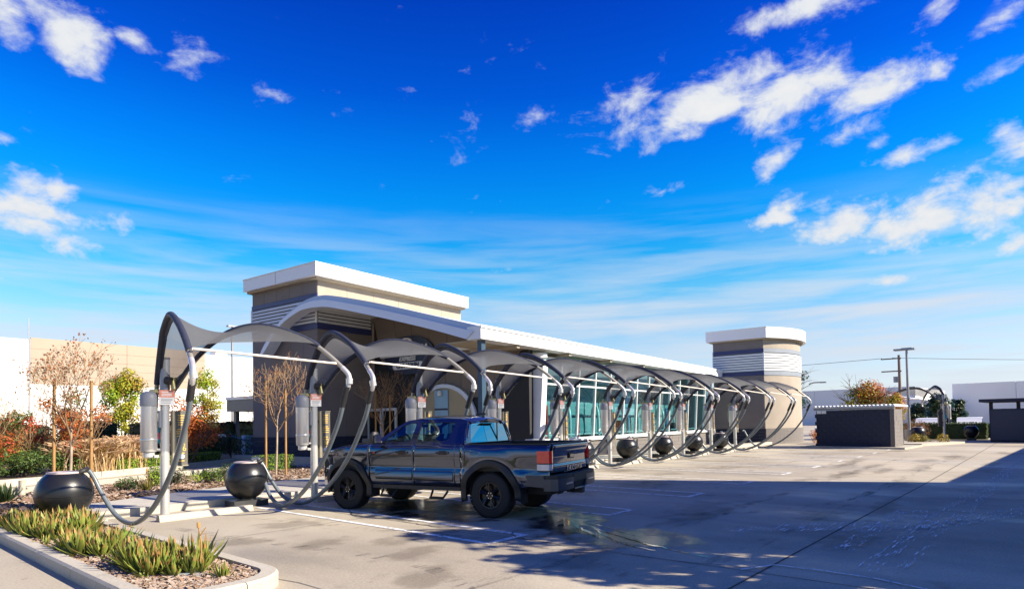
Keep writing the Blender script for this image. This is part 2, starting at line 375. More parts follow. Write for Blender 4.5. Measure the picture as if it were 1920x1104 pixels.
M['glass'] = glass_mat('teal_glass', (.72, .91, .93), 1.45, .11)
M['glass_door'] = glass_mat('door_glass', (.25, .34, .33), 1.45, .10)
M['interior'] = mat('interior_wall', (.15, .29, .31), .8, 0, .5, .45, col2=(.36, .47, .46))
M['interior_floor'] = mat('interior_floor', (.25, .27, .26), .6, 0, .15, .7)
M['dark'] = mat('dark_recess', (.02, .02, .022), .8, 0, .2, 2)
M['steel_col'] = mat('steel_column_blue', (.035, .075, .12), .45, .2, .1, 2)
M['blue_door'] = mat('blue_door', (.22, .40, .55), .35, .1, .08, 2)
M['alu'] = mat('brushed_aluminium', (.66, .65, .62), .34, .55, .06, 2, stretch=(30, 30, .6))
M['alu_dark'] = mat('grey_sleeve', (.26, .28, .32), .4, .5, .08, 3)
M['canister'] = mat('canister_steel', (.64, .63, .61), .32, .5, .05, 2, stretch=(25, 25, .5))
M['cap'] = mat('canister_cap_grey', (.27, .285, .32), .5, 0, .06, 3)
M['arm_tube'] = mat('arm_tube_grey', (.44, .41, .33), .38, .55, .1, 2.5)
M['arm_pale'] = mat('arm_pale_zinc', (.62, .60, .60), .35, .5, .12, 9)
M['hose'] = mat('vacuum_hose_grey', (.12, .145, .165), .34, 0, .1, 5, stretch=None)
M['rubber'] = mat('black_rubber', (.016, .016, .018), .6, 0, .2, 6)
M['sleeve_navy'] = mat('canopy_edge_navy', (.022, .027, .05), .7, 0, .15, 6)
M['fabric'] = fabric_mat()
M['crossbar'] = mat('crossbar_cream', (.80, .72, .62), .45, .1, .04, 4)
M['bracket'] = mat('bracket_olive_zinc', (.36, .33, .16), .45, .45, .2, 14)
M['red'] = mat('sign_red', (.62, .07, .05), .5, 0, .06, 9)
M['pink_sign'] = mat('sign_faded_red', (.70, .24, .17), .55, 0, .15, 12)
M['white'] = mat('sign_white', (.80, .80, .79), .5, 0, .04, 5)
M['menu'] = mat('menu_board_olive', (.115, .105, .085), .45, 0, .12, 4)
M['menu_side'] = mat('menu_board_edge', (.30, .27, .19), .5, .2, .06, 4)
M['gold'] = mat('menu_gold', (.66, .42, .10), .5, 0, .1, 8)
M['teal'] = mat('disc_teal', (.03, .42, .55), .45, 0, .1, 5)
M['disc_pink'] = mat('disc_pink', (.75, .18, .25), .5, 0, .1, 8)
M['blue_dark'] = mat('disc_blue', (.03, .05, .20), .5, 0, .1, 8)
M['ball'] = mat('ball_black', (.010, .0105, .0125), .33, 0, .2, 2.5, bump=.03, bs=40)
M['ball_rim'] = mat('ball_rim_pale', (.55, .45, .44), .5, 0, .1, 6)
M['pad'] = mat('pedestal_black', (.03, .031, .033), .45, 0, .2, 6)
M['stake'] = mat('lodgepole_stake', (.34, .185, .06), .8, 0, .2, 4, stretch=(20, 20, 1), bump=.3)
M['bark'] = mat('pale_bark', (.36, .28, .20), .85, 0, .2, 8, bump=.5, bs=40)
M['twig'] = mat('tan_twig', (.26, .16, .08), .85, 0, .25, 8)
M['seed'] = mat('brown_seed_head', (.16, .085, .045), .85, 0, .3, 8)
M['bark_dark'] = mat('dark_bark', (.12, .085, .06), .9, 0, .25, 8, bump=.5, bs=40)
for k, c in dict(green=(.085, .145, .022), dkgreen=(.035, .07, .015), yelgreen=(.44, .42, .03), lime=(.30, .45, .02), orange=(.60, .17, .025), red=(.52, .07, .03), rust=(.42, .12, .025),
                 tan=(.62, .43, .20), plume=(.72, .52, .32), purple=(.20, .075, .055), hedge=(.035, .032, .016), pine=(.03, .085, .075), gold=(.42, .30, .04), olive=(.18, .17, .03)).items():
    M['lf_'+k] = leaf_mat('leaf_'+k, c)
M['aloe'] = leaf_mat('aloe_green', (.25, .29, .045), .4, .25)
M['aloe_tip'] = leaf_mat('aloe_tip_orange', (.48, .27, .085), .3, .25)
M['aloe_big'] = leaf_mat('aloe_lime', (.22, .32, .05), .3, .22)
M['wh_white'] = mat('tilt_up_white', (.80, .79, .76), .85, 0, .03, .3)
M['wh_beige'] = mat('tilt_up_beige', (.36, .29, .22), .85, 0, .04, .3)
M['wh_grey'] = mat('tilt_up_grey', (.80, .78, .77), .85, 0, .04, .2)
M['roof_metal'] = mat('roof_white_rib', (.70, .71, .72), .4, .2, .05, 2)
M['pole_grey'] = mat('pole_grey', (.30, .30, .31), .5, .4, .1, 3)
M['pole_wood'] = mat('utility_pole_wood', (.20, .14, .11), .9, 0, .2, 3, stretch=(8, 8, .4))
M['paycanopy'] = mat('pay_canopy_slate', (.05, .075, .115), .5, .1, .08, 2)
M['cabinet_blue'] = mat('gate_cabinet_blue', (.10, .30, .52), .45, 0, .08, 3)
def car_paint():
    m = mat('truck_paint_slate', (.074, .09, .138), .11, .86, .04, 3, coat=1.0); return m
M['paint'] = car_paint()
M['plastic'] = mat('black_plastic_trim', (.012, .0125, .0145), .55, 0, .15, 10, bump=.1, bs=200)
M['plastic_sat'] = mat('bumper_satin', (.05, .056, .07), .32, .2, .08, 4)
M['tyre'] = mat('tyre_rubber', (.007, .007, .008), .75, 0, .25, 10, bump=.3, bs=60)
M['rim'] = mat('dark_alloy_rim', (.045, .046, .05), .3, .8, .1, 5)
M['chrome'] = mat('bright_metal', (.6, .6, .6), .2, 1, .04, 5)
M['tail_red'] = mat('tail_lamp_red', (.85, .02, .012), .12, 0, .1, 14, coat=1)
M['tail_clear'] = mat('tail_lamp_clear', (.62, .62, .64), .15, .2, .08, 14, coat=1)
M['amber'] = mat('marker_amber', (.62, .25, .12), .2, 0, .1, 14, coat=1)
M['cab_glass'] = glass_mat('truck_side_glass', (.62, .82, .85), 1.5, .07)
M['rear_glass'] = glass_mat('truck_rear_glass', (.10, .12, .13), 1.6, .34)
M['seat'] = mat('truck_seat', (.03, .03, .033), .8, 0, .2, 8)
M['emblem'] = mat('emblem_dark_metal', (.14, .15, .17), .3, .8, .06, 6)

# ------------------------------------------------------------------ ground, kerbs, beds
MB().box(-250, 500, -300, 450, -.6, 0).build('ground', M['concrete'], kind='structure')
def strip(name, pts, z, w, m): return MB().sheet(pts, z, w).build(name, m, kind='structure')
strip('pavement_joint', [(-30, 2.46), (6.06, 2.43), (11.09, 2.38), (17.4, 2.3), (46, 2.2)], .004, .028, M['joint'])
for y, w in ((-4.2, .02), (9.45, .014)): strip('pavement_joint', [(3.4, y), (44, y)], .004, w, M['faint_joint'])
for x in (6.9, 13.2, 19.6, 26.0, 32.4): strip('pavement_joint', [(x, -14), (x, 13.4)], .004, .016, M['faint_joint'])
strip('pavement_joint', [(3.45, 6.9), (3.58, 6.15), (3.6, 2.4), (3.6, -14)], .004, .016, M['faint_joint'])
rc = random.Random(3)
def crack(pts, w):
    P = catmull([(x, y, 0) for x, y in pts], 9); Q = [(p.x+rc.uniform(-.03, .03), p.y+rc.uniform(-.03, .03)) for p in P]
    return strip('pavement_crack', Q, .0096, [w*rc.uniform(.5, 1.4) for _ in Q], M['joint'])
crack([(8.2, 12.31), (7.59, 11.1), (7.14, 10.39), (6.8, 9.68), (6.98, 9.41)], .022)
crack([(6.98, 9.41), (6.88, 7.82), (6.76, 6.49), (6.92, 5.74), (6.82, 4.61), (6.9, 3.3), (7.08, 2.45)], .016)
crack([(8.2, 5.49), (7.9, 5.74), (7.94, 6.3), (7.14, 6.18), (6.9, 5.74)], .016)
# puddle and wet trails behind the truck
def puddle(c, rx, ry, seed, n=36):
    q = random.Random(seed); ph = [q.uniform(0, 6.28) for _ in range(6)]; am = [q.uniform(.03, .2)/(1+i*.4) for i in range(6)]
    pts = []
    for i in range(n):
        t = 2*PI*i/n; r = 1+sum(am[k]*math.sin((k+2)*t+ph[k]) for k in range(6))
        pts.append((c[0]+rx*r*math.cos(t), c[1]+ry*r*math.sin(t), .0056))
    mb = MB(); tris = tessellate_polygon([[Vector(p) for p in pts]]); fs = []
    for a, b, c_ in tris:
        z = (Vector(pts[b])-Vector(pts[a])).cross(Vector(pts[c_])-Vector(pts[a])).z; fs.append((a, b, c_) if z > 0 else (a, c_, b))
    mb.add(pts, fs); return mb.build('puddle', M['puddle'], kind='structure')
puddle((8.25, 6.0), .22, .09, 5); puddle((8.6, 6.3), .14, .06, 8); puddle((9.3, 8.5), .2, .1, 19)
def damp_mat(name, col, amax, rough):
    m = mat(name, col, rough, 0, .2, 6); nt = m.node_tree; N = nt.nodes; L = nt.links; b = N['Principled BSDF']
    tc = N.new('ShaderNodeTexCoord'); g = N.new('ShaderNodeTexGradient'); g.gradient_type = 'SPHERICAL'; L.new(tc.outputs['Object'], g.inputs[0])
    gm = N.new('ShaderNodeNewGeometry'); n = N.new('ShaderNodeTexNoise'); n.inputs['Scale'].default_value = 2.6; n.inputs['Detail'].default_value = 6; L.new(gm.outputs['Position'], n.inputs['Vector'])
    a = N.new('ShaderNodeMath'); a.operation = 'MULTIPLY_ADD'; L.new(n.outputs[0], a.inputs[0]); a.inputs[1].default_value = 1.7; a.inputs[2].default_value = -1.02
    c = N.new('ShaderNodeMath'); c.operation = 'ADD'; L.new(a.outputs[0], c.inputs[0]); L.new(g.outputs[1], c.inputs[1])
    r = N.new('ShaderNodeMapRange'); r.interpolation_type = 'SMOOTHSTEP'; L.new(c.outputs[0], r.inputs[0]); r.inputs[1].default_value = .02; r.inputs[2].default_value = .6; r.inputs[4].default_value = amax
    L.new(r.outputs[0], b.inputs['Alpha']); return m
M['damp'] = damp_mat('damp_stain', (.045, .042, .040), .80, .16); M['stain'] = damp_mat('old_stain', (.13, .10, .062), .23, .6)
DZ = [.0030]
def damp(x, y, rx, ry, rz=0, m='stain'):
    n = 28; DZ[0] += .00006
    o = MB().add([(0, 0, 0)]+[(math.cos(2*PI*i/n), math.sin(2*PI*i/n), 0) for i in range(n)], [(0, 1+i, 1+(i+1) % n) for i in range(n)]).build(m+'_patch' if m == 'damp' else 'pavement_stain', M[m], kind='structure')
    o.location = (x, y, DZ[0]); o.scale = (rx, ry, 1); o.rotation_euler = (0, 0, rz)
for x, y, rx, ry, rz in ((8.5, 6.2, 2.0, 1.0, .5), (7.7, 8.6, .9, 1.9, .2), (8.5, 10.0, 1.5, 1.8, 0), (7.9, 4.6, 1.1, 1.4, .3), (9.3, 8.4, 1.2, 1.2, 0)): damp(x, y, rx, ry, rz, 'damp')
for x, y, rx, ry, rz in ((4.9, 7.9, .9, .45, .2), (4.3, 9.0, 1.1, .5, -.2), (5.3, 6.3, 1.0, .4, .3), (6.1, 7.2, 1.2, .5, .1), (4.6, 5.2, 1.3, .5, .4), (5.6, 9.9, .8, .9, 0), (6.4, 4.4, 1.2, .6, .2)): damp(x, y, rx, ry, rz)
for k in range(2, 11):
    for _ in range(2): damp(5.2+3.19*k+rc.uniform(-.5, .5), rc.uniform(7, 11.6), rc.uniform(.5, 1.1), rc.uniform(.6, 1.6), rc.uniform(-.3, .3))
for _ in range(22): damp(rc.uniform(7, 38), rc.uniform(1.2, 5.6), rc.uniform(.8, 3.2), rc.uniform(.3, .8), rc.uniform(-.1, .1))
for pts, w in (([(8.4, 5.63), (7.78, 4.54), (7.46, 3.72), (7.3, 3.15)], .03), ([(8.3, 5.5), (7.83, 5.0), (7.41, 4.4), (7.28, 3.86)], .035), ([(8.62, 6.26), (7.9, 5.3), (7.6, 4.9)], .06),
               ([(8.5, 5.9), (8.0, 5.0), (7.7, 4.4), (7.5, 4.0)], .03), ([(8.7, 5.9), (8.3, 5.1), (8.05, 4.6)], .025)):
    P = catmull([(x, y, 0) for x, y in pts], 8); Q = [(p.x+rc.uniform(-.02, .02), p.y+rc.uniform(-.02, .02)) for p in P]
    strip('wet_trail', Q, .0068, [w*rc.uniform(.3, 1.3) for _ in Q], M['puddle'])
strip('painted_line', [(6.9, 2.62), (7.34, 2.4), (7.37, 1.91), (7.33, 1.39), (7.15, .9), (7.0, .2)], .012, .035, M['white_paint'])
WZ = [.0125]; TZ_ = [.0012]
for pts, w in (([(10.3, 1.27), (14.5, 1.04), (19.25, .94), (40, .5)], .20), ([(10.0, 1.52), (13, 1.42), (18, 1.15), (30, .75)], .16), ([(7.6, 1.55), (9.95, 1.49), (13, 1.7)], .22),
               ([(9.79, 3.2), (10.72, 2.3), (11.33, 1.41), (13.65, .47)], .5), ([(9.2, 3.7), (10.0, 2.7), (10.6, 1.8)], .35), ([(8.0, 1.25), (9.6, 1.15)], .10), ([(8.6, 2.0), (10.8, 1.95), (13, 1.9)], .25),
               ([(10.7, 1.9), (12.3, .9), (14.6, .1)], .4)):
    WZ[0] += .0011; strip('worn_lane_marking', [(p.x, p.y) for p in catmull([(x, y, 0) for x, y in pts], 5)], WZ[0], w, M['worn_paint'])
M['tyre_mark'] = worn_paint('tyre_mark_rubber', (.07, .06, .05), .50, .95, 2.2, (.6, 2.2, 1))
for pts, w in (([(4.2, 4.6), (9, 4.4), (16, 4.5), (30, 4.3)], .24), ([(4.4, 3.1), (10, 2.95), (17, 3.0), (30, 2.8)], .24), ([(5.0, 2.0), (6.6, 5.0), (6.2, 8.0), (5.6, 11.4)], .22), ([(3.8, 3.4), (4.9, 5.6), (4.6, 8.4), (4.2, 11.2)], .22),
               ([(14.6, 4.2), (12.6, 6.5), (11.9, 9), (11.5, 11.8)], .22), ([(16.3, 4.4), (14.2, 7), (13.5, 9.5), (13.1, 11.8)], .22), ([(9.6, 6.2), (10.8, 4.4), (13.5, 3.2), (18, 2.9)], .22), ([(20, 5.6), (28, 5.9), (36, 5.6)], .24), ([(20, 7.2), (28, 7.4), (36, 7.1)], .24)):
    TZ_[0] += .00027; strip('tyre_mark', [(p.x, p.y) for p in catmull([(x, y, 0) for x, y in pts], 8)], TZ_[0], w, M['tyre_mark'])
PITCHX = 3.19
for k in range(-1, 11):                                  # hairpin stall lines
    x0, x1 = 6.355+PITCHX*k, 7.15+PITCHX*k
    w = .05; z = .008; mb = MB()
    if k < 0:
        mb.box(x1-w, x1+w, 9.0, 12.6, z-.002, z)
    else:
        mb.box(x0-w, x0+w, 6.0, 12.5, z-.002, z); mb.box(x1-w, x1+w, 6.0, 12.5, z-.002, z); mb.box(x0-w, x1+w, 5.9, 6.0, z-.002, z)
        mb.build('stall_line', M['white_paint'], kind='structure')
# sidewalk with kerb along the vacuum posts
SW = [(3.45, 13.42), (46, 13.42), (46, 15.4), (41, 14.0), (20.2, 15.35), (14.6, 15.2), (14.2, 23.0), (12.8, 22.6), (12.6, 16.9), (10.9, 16.75), (8.5, 16.45), (6.0, 15.85), (4.1, 15.1), (3.45, 14.6)]
MB().prism(SW, -.2, .15).build('sidewalk', M['walk'], kind='structure')
for k in range(0, 28):
    strip('pavement_joint', [(4.2+1.6*k, 13.42), (4.2+1.6*k, 15.0+min(1.6, .28*k))], .1555, .012, M['faint_joint'])
# planting bed between sidewalk and lane, lane kerbs, far landscape strip
NEAR_KERB = [(-6, 17.2), (0, 18.1), (3.0, 19.0), (5.3, 19.9), (8.0, 21.1), (10.8, 22.1), (12.8, 22.75)]
FAR_KERB = [(-12, 22.3), (0, 23.2), (4.1, 23.75), (6.6, 24.75), (9.5, 26.35), (12.4, 28.0), (16.6, 31.5), (22, 37)]
def offset(pts, d):
    out = []
    for i, p in enumerate(pts):
        a = Vector(pts[max(i-1, 0)]); b = Vector(pts[min(i+1, len(pts)-1)]); t = (b-a).normalized(); out.append((p[0]-t.y*d, p[1]+t.x*d))
    return out
def kerb(pts, z0, z1, w, nm='kerb', mt=None, seg=1.8):
    P = [(p.x, p.y) for p in catmull([(x, y, 0) for x, y in pts], 6)]
    root = empty(nm, (P[0][0], P[0][1], 0)); root['kind'] = 'structure'
    acc = []; L = 0
    for i in range(len(P)-1):
        acc.append(P[i]); L += (Vector(P[i+1])-Vector(P[i])).length
        if L > seg or i == len(P)-2:
            acc.append(P[i+1]); a = [Vector(q) for q in acc]
            a[0] = a[0]+(a[1]-a[0]).normalized()*.006; a[-1] = a[-1]+(a[-2]-a[-1]).normalized()*.006
            a = [(q.x, q.y) for q in a]; o = offset(a, w); n = len(a)
            mb = MB(); vs = [(*q, z0) for q in a]+[(*q, z1) for q in a]+[(*q, z1) for q in o]+[(*q, z0) for q in o]; fs = []
            for j in range(n-1):
                for r_ in range(3): fs.append((r_*n+j, r_*n+j+1, (r_+1)*n+j+1, (r_+1)*n+j))
            fs += [(0, n, 2*n, 3*n), (n-1, 4*n-1, 3*n-1, 2*n-1)]
            mb.add(vs, fs).build('kerb_stone', mt or M['kerb'], root, smooth=40, off=(P[0][0], P[0][1], 0)); acc = []; L = 0
    return root
kerb(NEAR_KERB, -.1, .30, -.16)
kerb(FAR_KERB, -.1, .22, .18)
bed = [(-6, 13.0), (1.9, 13.0), (3.3, 13.2), (3.42, 14.65), (4.1, 15.14), (6.0, 15.9), (8.5, 16.5), (10.9, 16.8), (12.58, 17.0), (12.78, 22.5)]+offset(NEAR_KERB[:-1], -.17)[::-1]
MB().prism(bed, -.2, .13).build('mulch_bed', M['mulch'], kind='structure')
far = [(x, y) for x, y in offset(FAR_KERB, .185)]+[(22, 58), (-12, 58)]
MB().prism(far, -.2, .16).build('landscape_soil', M['soil'], kind='structure')
# nose of the planter island
def rounded(x0, x1, y0, y1, r, n=10):                    # nose at low y
    pts = [(x0, y1)]
    for i in range(n+1):
        t = PI+PI/2*i/n; pts.append((x0+r+r*math.cos(t), y0+r+r*math.sin(t)))
    for i in range(n+1):
        t = -PI/2+PI/2*i/n; pts.append((x1-r+r*math.cos(t), y0+r+r*math.sin(t)))
    pts.append((x1, y1)); return pts
ISL_O = rounded(2.06, 3.50, 6.02, 13.0, .55); ISL_I = rounded(2.22, 3.34, 6.19, 13.0, .42)
isl = empty('planter_kerb', (2.7, 6, 0)); isl['kind'] = 'structure'
def dens(P, step):
    out = []
    for a, b in zip(P[:-1], P[1:]):
        n = max(1, int((Vector(b)-Vector(a)).length/step))
        out += [(lerp(a[0], b[0], i/n), lerp(a[1], b[1], i/n)) for i in range(n)]
    return out+[P[-1]]
Lo = dens(ISL_O, .25)
def inner_of(p):
    best = min(dens(ISL_I, .05), key=lambda q: (q[0]-p[0])**2+(q[1]-p[1])**2); return best
seg, L = [], 0
for i in range(len(Lo)-1):
    seg.append(Lo[i]); L += (Vector(Lo[i+1])-Vector(Lo[i])).length
    if L > 1.35 or i == len(Lo)-2:
        seg.append(Lo[i+1]); n = len(seg); inn = [inner_of(p) for p in seg]
        def sh(p, q, d): v = (Vector(q)-Vector(p)); v = v.normalized()*d if v.length > 0 else v; return (p[0]+v.x, p[1]+v.y)
        seg2 = list(seg); seg2[0] = sh(seg[0], seg[1], .005); seg2[-1] = sh(seg[-1], seg[-2], .005)
        vs = [(*p, -.1) for p in seg2]+[(*p, .125) for p in seg2]+[(*sh(p, q, .025), .15) for p, q in zip(seg2, inn)]+[(*q, .15) for q in inn]+[(*q, -.1) for q in inn]
        fs = [(r_*n+j, r_*n+j+1, (r_+1)*n+j+1, (r_+1)*n+j) for r_ in range(4) for j in range(n-1)]+[(0, n, 2*n, 3*n, 4*n), (n-1, 5*n-1, 4*n-1, 3*n-1, 2*n-1)]
        MB().add(vs, fs).build('kerb_stone', M['kerb'], isl, smooth=35, off=(2.7, 6, 0)); seg = []; L = 0
MB().prism(ISL_I, -.2, .09).build('planter_soil', M['mulch'], kind='structure')
def chips(name, n, where, mats, seed, z, s=(.02, .055)):
    q = random.Random(seed); mb = MB(); k = 0
    while k < n:
        p = where(q)
        if p is None: continue
        k += 1; a = q.uniform(0, 6.28); l = q.uniform(*s); w = l*q.uniform(.25, .5); tl = q.uniform(-.5, .5); t2 = q.uniform(-.4, .4); h = q.uniform(.004, .03)
        ca, sa = math.cos(a), math.sin(a); dx = Vector((ca*l, sa*l, tl*l)); dy = Vector((-sa*w, ca*w, t2*w)); c = Vector((p[0], p[1], z+h)); up = Vector((0, 0, .006))
        mb.add([c-dx-dy, c+dx-dy*.6, c+dx+dy, c-dx*.8+dy, c-dx-dy+up, c+dx-dy*.6+up, c+dx+dy+up, c-dx*.8+dy+up], [(4, 5, 6, 7), (0, 1, 5, 4), (1, 2, 6, 5), (2, 3, 7, 6), (3, 0, 4, 7)], 0 if q.random() < .62 else 1)
    o = mb.build(name, mats, kind='stuff'); return o
def inside(p, poly):
    c = False; j = len(poly)-1
    for i in range(len(poly)):
        if (poly[i][1] > p[1]) != (poly[j][1] > p[1]) and p[0] < (poly[j][0]-poly[i][0])*(p[1]-poly[i][1])/(poly[j][1]-poly[i][1])+poly[i][0]: c = not c
        j = i
    return c
def in_isl(q):
    p = (q.uniform(2.2, 3.36), 6.2+(q.random()**1.6)*6.8); return p if inside(p, ISL_I) else None
def in_bed(q):
    p = (q.uniform(0, 12.7), q.uniform(13, 22.5)); return p if inside(p, bed) else None
tag(chips('mulch_chips', 9000, in_isl, [M['chip_pale'], M['chip']], 1, .09), 'loose bark chips spread over the planter island', 'bark mulch', kind='stuff')
tag(chips('mulch_chips', 9000, in_bed, [M['chip'], M['chip_pale']], 2, .13, (.03, .09)), 'loose bark chips on the bed behind the sidewalk', 'bark mulch', kind='stuff')

# ------------------------------------------------------------------ car wash building (local x along the glass front, y away from it)
TH = R(5.03); E1 = Vector((math.cos(TH), math.sin(TH), 0)); E2 = Vector((-math.sin(TH), math.cos(TH), 0))
BX, BY = 16.7, 12.7
def W(x, y, z=0): return E1*x+E2*y+Vector((0, 0, z))
bld = empty('car_wash_building', W(BX, BY), TH, 'car wash with square front tower, sweeping arch, teal glass hall and round end tower', 'building')
OFF = (BX, BY, 0)
def bp(name, mb, m, smooth=None, parent=None): return mb.build(name, m, parent or bld, smooth, OFF if (parent is None or parent == bld) else OFF)
# --- square front tower
TX, TY, TX2, TY2 = 16.7, 22.2, 26.2, 27.1
bp('tower_wall', MB().box(TX+.03, TX2, TY+.03, TY2, 0, 8.02), M['stucco_tan'])
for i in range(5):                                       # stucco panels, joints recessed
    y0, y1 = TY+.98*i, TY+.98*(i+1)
    bp('wall_panel', MB().box(TX, TX+.03, y0+.007, y1-.007, 7.40, 7.945), M['stucco_shaded'])
    bp('wall_panel', MB().box(TX, TX+.03, y0+.007, y1-.007, 3.4, 5.84), M['stucco_shaded'])
    bp('wall_panel', MB().box(TX, TX+.03, y0+.007, y1-.007, 1.18, 3.385), M['stucco_shaded'])
for i in range(6):
    x0, x1 = TX+.03+1.58*i, TX+.03+1.58*(i+1)
    bp('wall_panel', MB().box(x0+.006, x1-.006, TY, TY+.03, 6.98, 7.945), M['stucco_tan'])
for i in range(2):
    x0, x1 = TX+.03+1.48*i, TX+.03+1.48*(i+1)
    bp('wall_panel', MB().box(x0+.006, x1-.006, TY, TY+.03, .9, 3.385), M['stucco_shaded'])
    bp('wall_panel', MB().box(x0+.006, x1-.006, TY, TY+.03, 3.4, 5.84), M['stucco_shaded'])
fas = MB().box(TX-.42, TX2+.12, TY-.46, TY2+.08, 8.03, 8.57)
bp('parapet_fascia', fas, M['white_metal'])
bp('fascia_cap', MB().box(TX-.45, TX2+.15, TY-.49, TY2+.11, 8.572, 8.605), M['white_metal'])
bp('fascia_seam', MB().box(TX-.425, TX-.4215, 24.6, 24.62, 8.04, 8.56), M['slate_band'])
bp('parapet_soffit', MB().box(TX-.24, TX2+.06, TY-.28, TY2+.05, 7.95, 8.028), M['soffit'])
bp('navy_band', MB().box(TX-.03, TX+.02, TY-.03, TY2+.02, 7.19, 7.385), M['navy_band'])
bp('navy_band', MB().box(TX-.03, TX+.02, TY-.03, TY2+.02, 5.85, 6.10), M['navy_band'])
bp('navy_band', MB().box(TX+.022, TX+3, TY-.03, TY+.02, 5.85, 6.10), M['navy_band'])
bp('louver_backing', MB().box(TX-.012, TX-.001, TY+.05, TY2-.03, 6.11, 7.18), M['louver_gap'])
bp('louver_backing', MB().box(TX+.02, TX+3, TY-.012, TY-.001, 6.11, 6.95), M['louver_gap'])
def slat(mb, x0, x1, y0, y1, z, h=.105, out=.05, ax='x'):
    if ax == 'x':
        P = [(x0, z), (x0-out, z), (x0-out*.9, z+h*.35), (x0, z+h)]; mb.extrude([(p, y0, q) for p, q in P], (0, y1-y0, 0))
    else:
        P = [(y0, z), (y0-out, z), (y0-out*.9, z+h*.35), (y0, z+h)]; mb.extrude([(x0, p, q) for p, q in P], (x1-x0, 0, 0))
    return mb
for i in range(7):
    z = 6.13+i*.150
    bp('louver_slat', slat(MB(), TX-.013, 0, TY+.07, TY2-.05, z), M['louver'])
for i in range(6):
    z = 6.13+i*.150
    bp('louver_slat', slat(MB(), TX+.03, TX+2.95, TY-.013, 0, z, ax='y'), M['louver'])
for y in (TY-.02, TY2-.06): bp('louver_frame', MB().box(TX-.075, TX-.0135, y, y+.08, 6.105, 7.185), M['louver'])
# split face base of the tower, block by block
blk = MB().box(0, .05, 0, .392, 0, .192).build('stone_block', M['block_shaded'], bld); blk.location = (TX-.05-BX, TY-BY, .2)
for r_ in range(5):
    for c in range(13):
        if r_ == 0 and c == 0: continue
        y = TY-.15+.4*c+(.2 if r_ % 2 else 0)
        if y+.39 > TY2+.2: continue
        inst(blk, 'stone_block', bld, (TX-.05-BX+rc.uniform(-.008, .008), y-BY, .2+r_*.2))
blk2 = MB().box(0, .392, 0, .05, 0, .192).build('stone_block', M['block_shaded'], bld); blk2.location = (TX-BX, TY-.05-BY, .2)
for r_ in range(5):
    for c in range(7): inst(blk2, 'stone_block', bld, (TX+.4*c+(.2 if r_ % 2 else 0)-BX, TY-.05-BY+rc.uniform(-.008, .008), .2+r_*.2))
bp('base_curb', MB().box(TX-.5, TX-.06, TY-1.2, TY2+1.0, 0, .36), M['kerb'])
# --- sweeping arch and the roof behind it
TOPC = [(25.55, 4.84), (25.15, 5.35), (24.2, 6.12), (23.2, 6.62), (22.3, 6.93), (21.6, 7.03), (21.2, 7.03), (20.4, 6.93), (18.0, 6.36), (15.2, 5.58), (12.75, 4.89)]
BOTC = [(25.2, 4.84), (24.75, 5.23), (23.95, 5.95), (23.2, 6.30), (22.4, 6.53), (21.8, 6.57), (21.3, 6.55), (20.4, 6.44), (18.0, 5.84), (15.2, 5.08), (13.3, 4.50)]
tc_ = catmull([(0, y, z) for y, z in TOPC], 5); bc_ = catmull([(0, y, z) for y, z in BOTC], 5)
mid = [a.lerp(b, .42) for a, b in zip(tc_, bc_)]
def ribbon(A, B, x0, x1):
    mb = MB(); n = len(A); vs = [(x0, p.y, p.z) for p in A]+[(x0, p.y, p.z) for p in B]+[(x1, p.y, p.z) for p in A]+[(x1, p.y, p.z) for p in B]; fs = []
    for i in range(n-1):
        fs += [(i, i+1, n+i+1, n+i), (2*n+i, 3*n+i, 3*n+i+1, 2*n+i+1), (i, 2*n+i, 2*n+i+1, i+1), (n+i, n+i+1, 3*n+i+1, 3*n+i)]
    fs += [(0, n, 3*n, 2*n), (n-1, 3*n-1, 4*n-1, 2*n-1)]
    return mb.add(vs, fs)
AX = 15.95
bp('arch_upper_band', ribbon(tc_, mid, AX+.10, AX+.55), M['arch_outer'], 40)
bp('arch_lower_band', ribbon(mid, bc_, AX, AX+.55), M['arch_face'], 40)
ri = [i for i, p in enumerate(tc_) if p.y <= TY-.04]
ra = [tc_[i]+Vector((0, 0, -.06)) for i in ri]; rb = [tc_[i].lerp(bc_[i], .7) for i in ri]
bp('curved_roof', ribbon(ra, rb, AX+.56, TX2-.1), M['white_metal'], 40)
# --- flat roof fascia over the glass hall
bp('roof_fascia', MB().box(16.0, 41.95, 12.70, 13.30, 4.47, 4.90), M['white_metal'])
bp('fascia_drip', MB().box(15.97, 41.95, 12.66, 12.69, 4.84, 4.93), M['white_metal'])
bp('roof_slab', MB().box(19.6, 41.95, 13.31, 21.5, 4.72, 4.88), M['white_metal'])
bp('eave_soffit', MB().box(16.6, 41.95, 13.31, 15.0, 4.50, 4.56), M['soffit'])
for x in (18.2, 21.9, 25.6, 29.3, 33, 36.7, 40.3): bp('soffit_beam', MB().box(x, x+.18, 12.8, 15.0, 4.36, 4.497), M['soffit'])
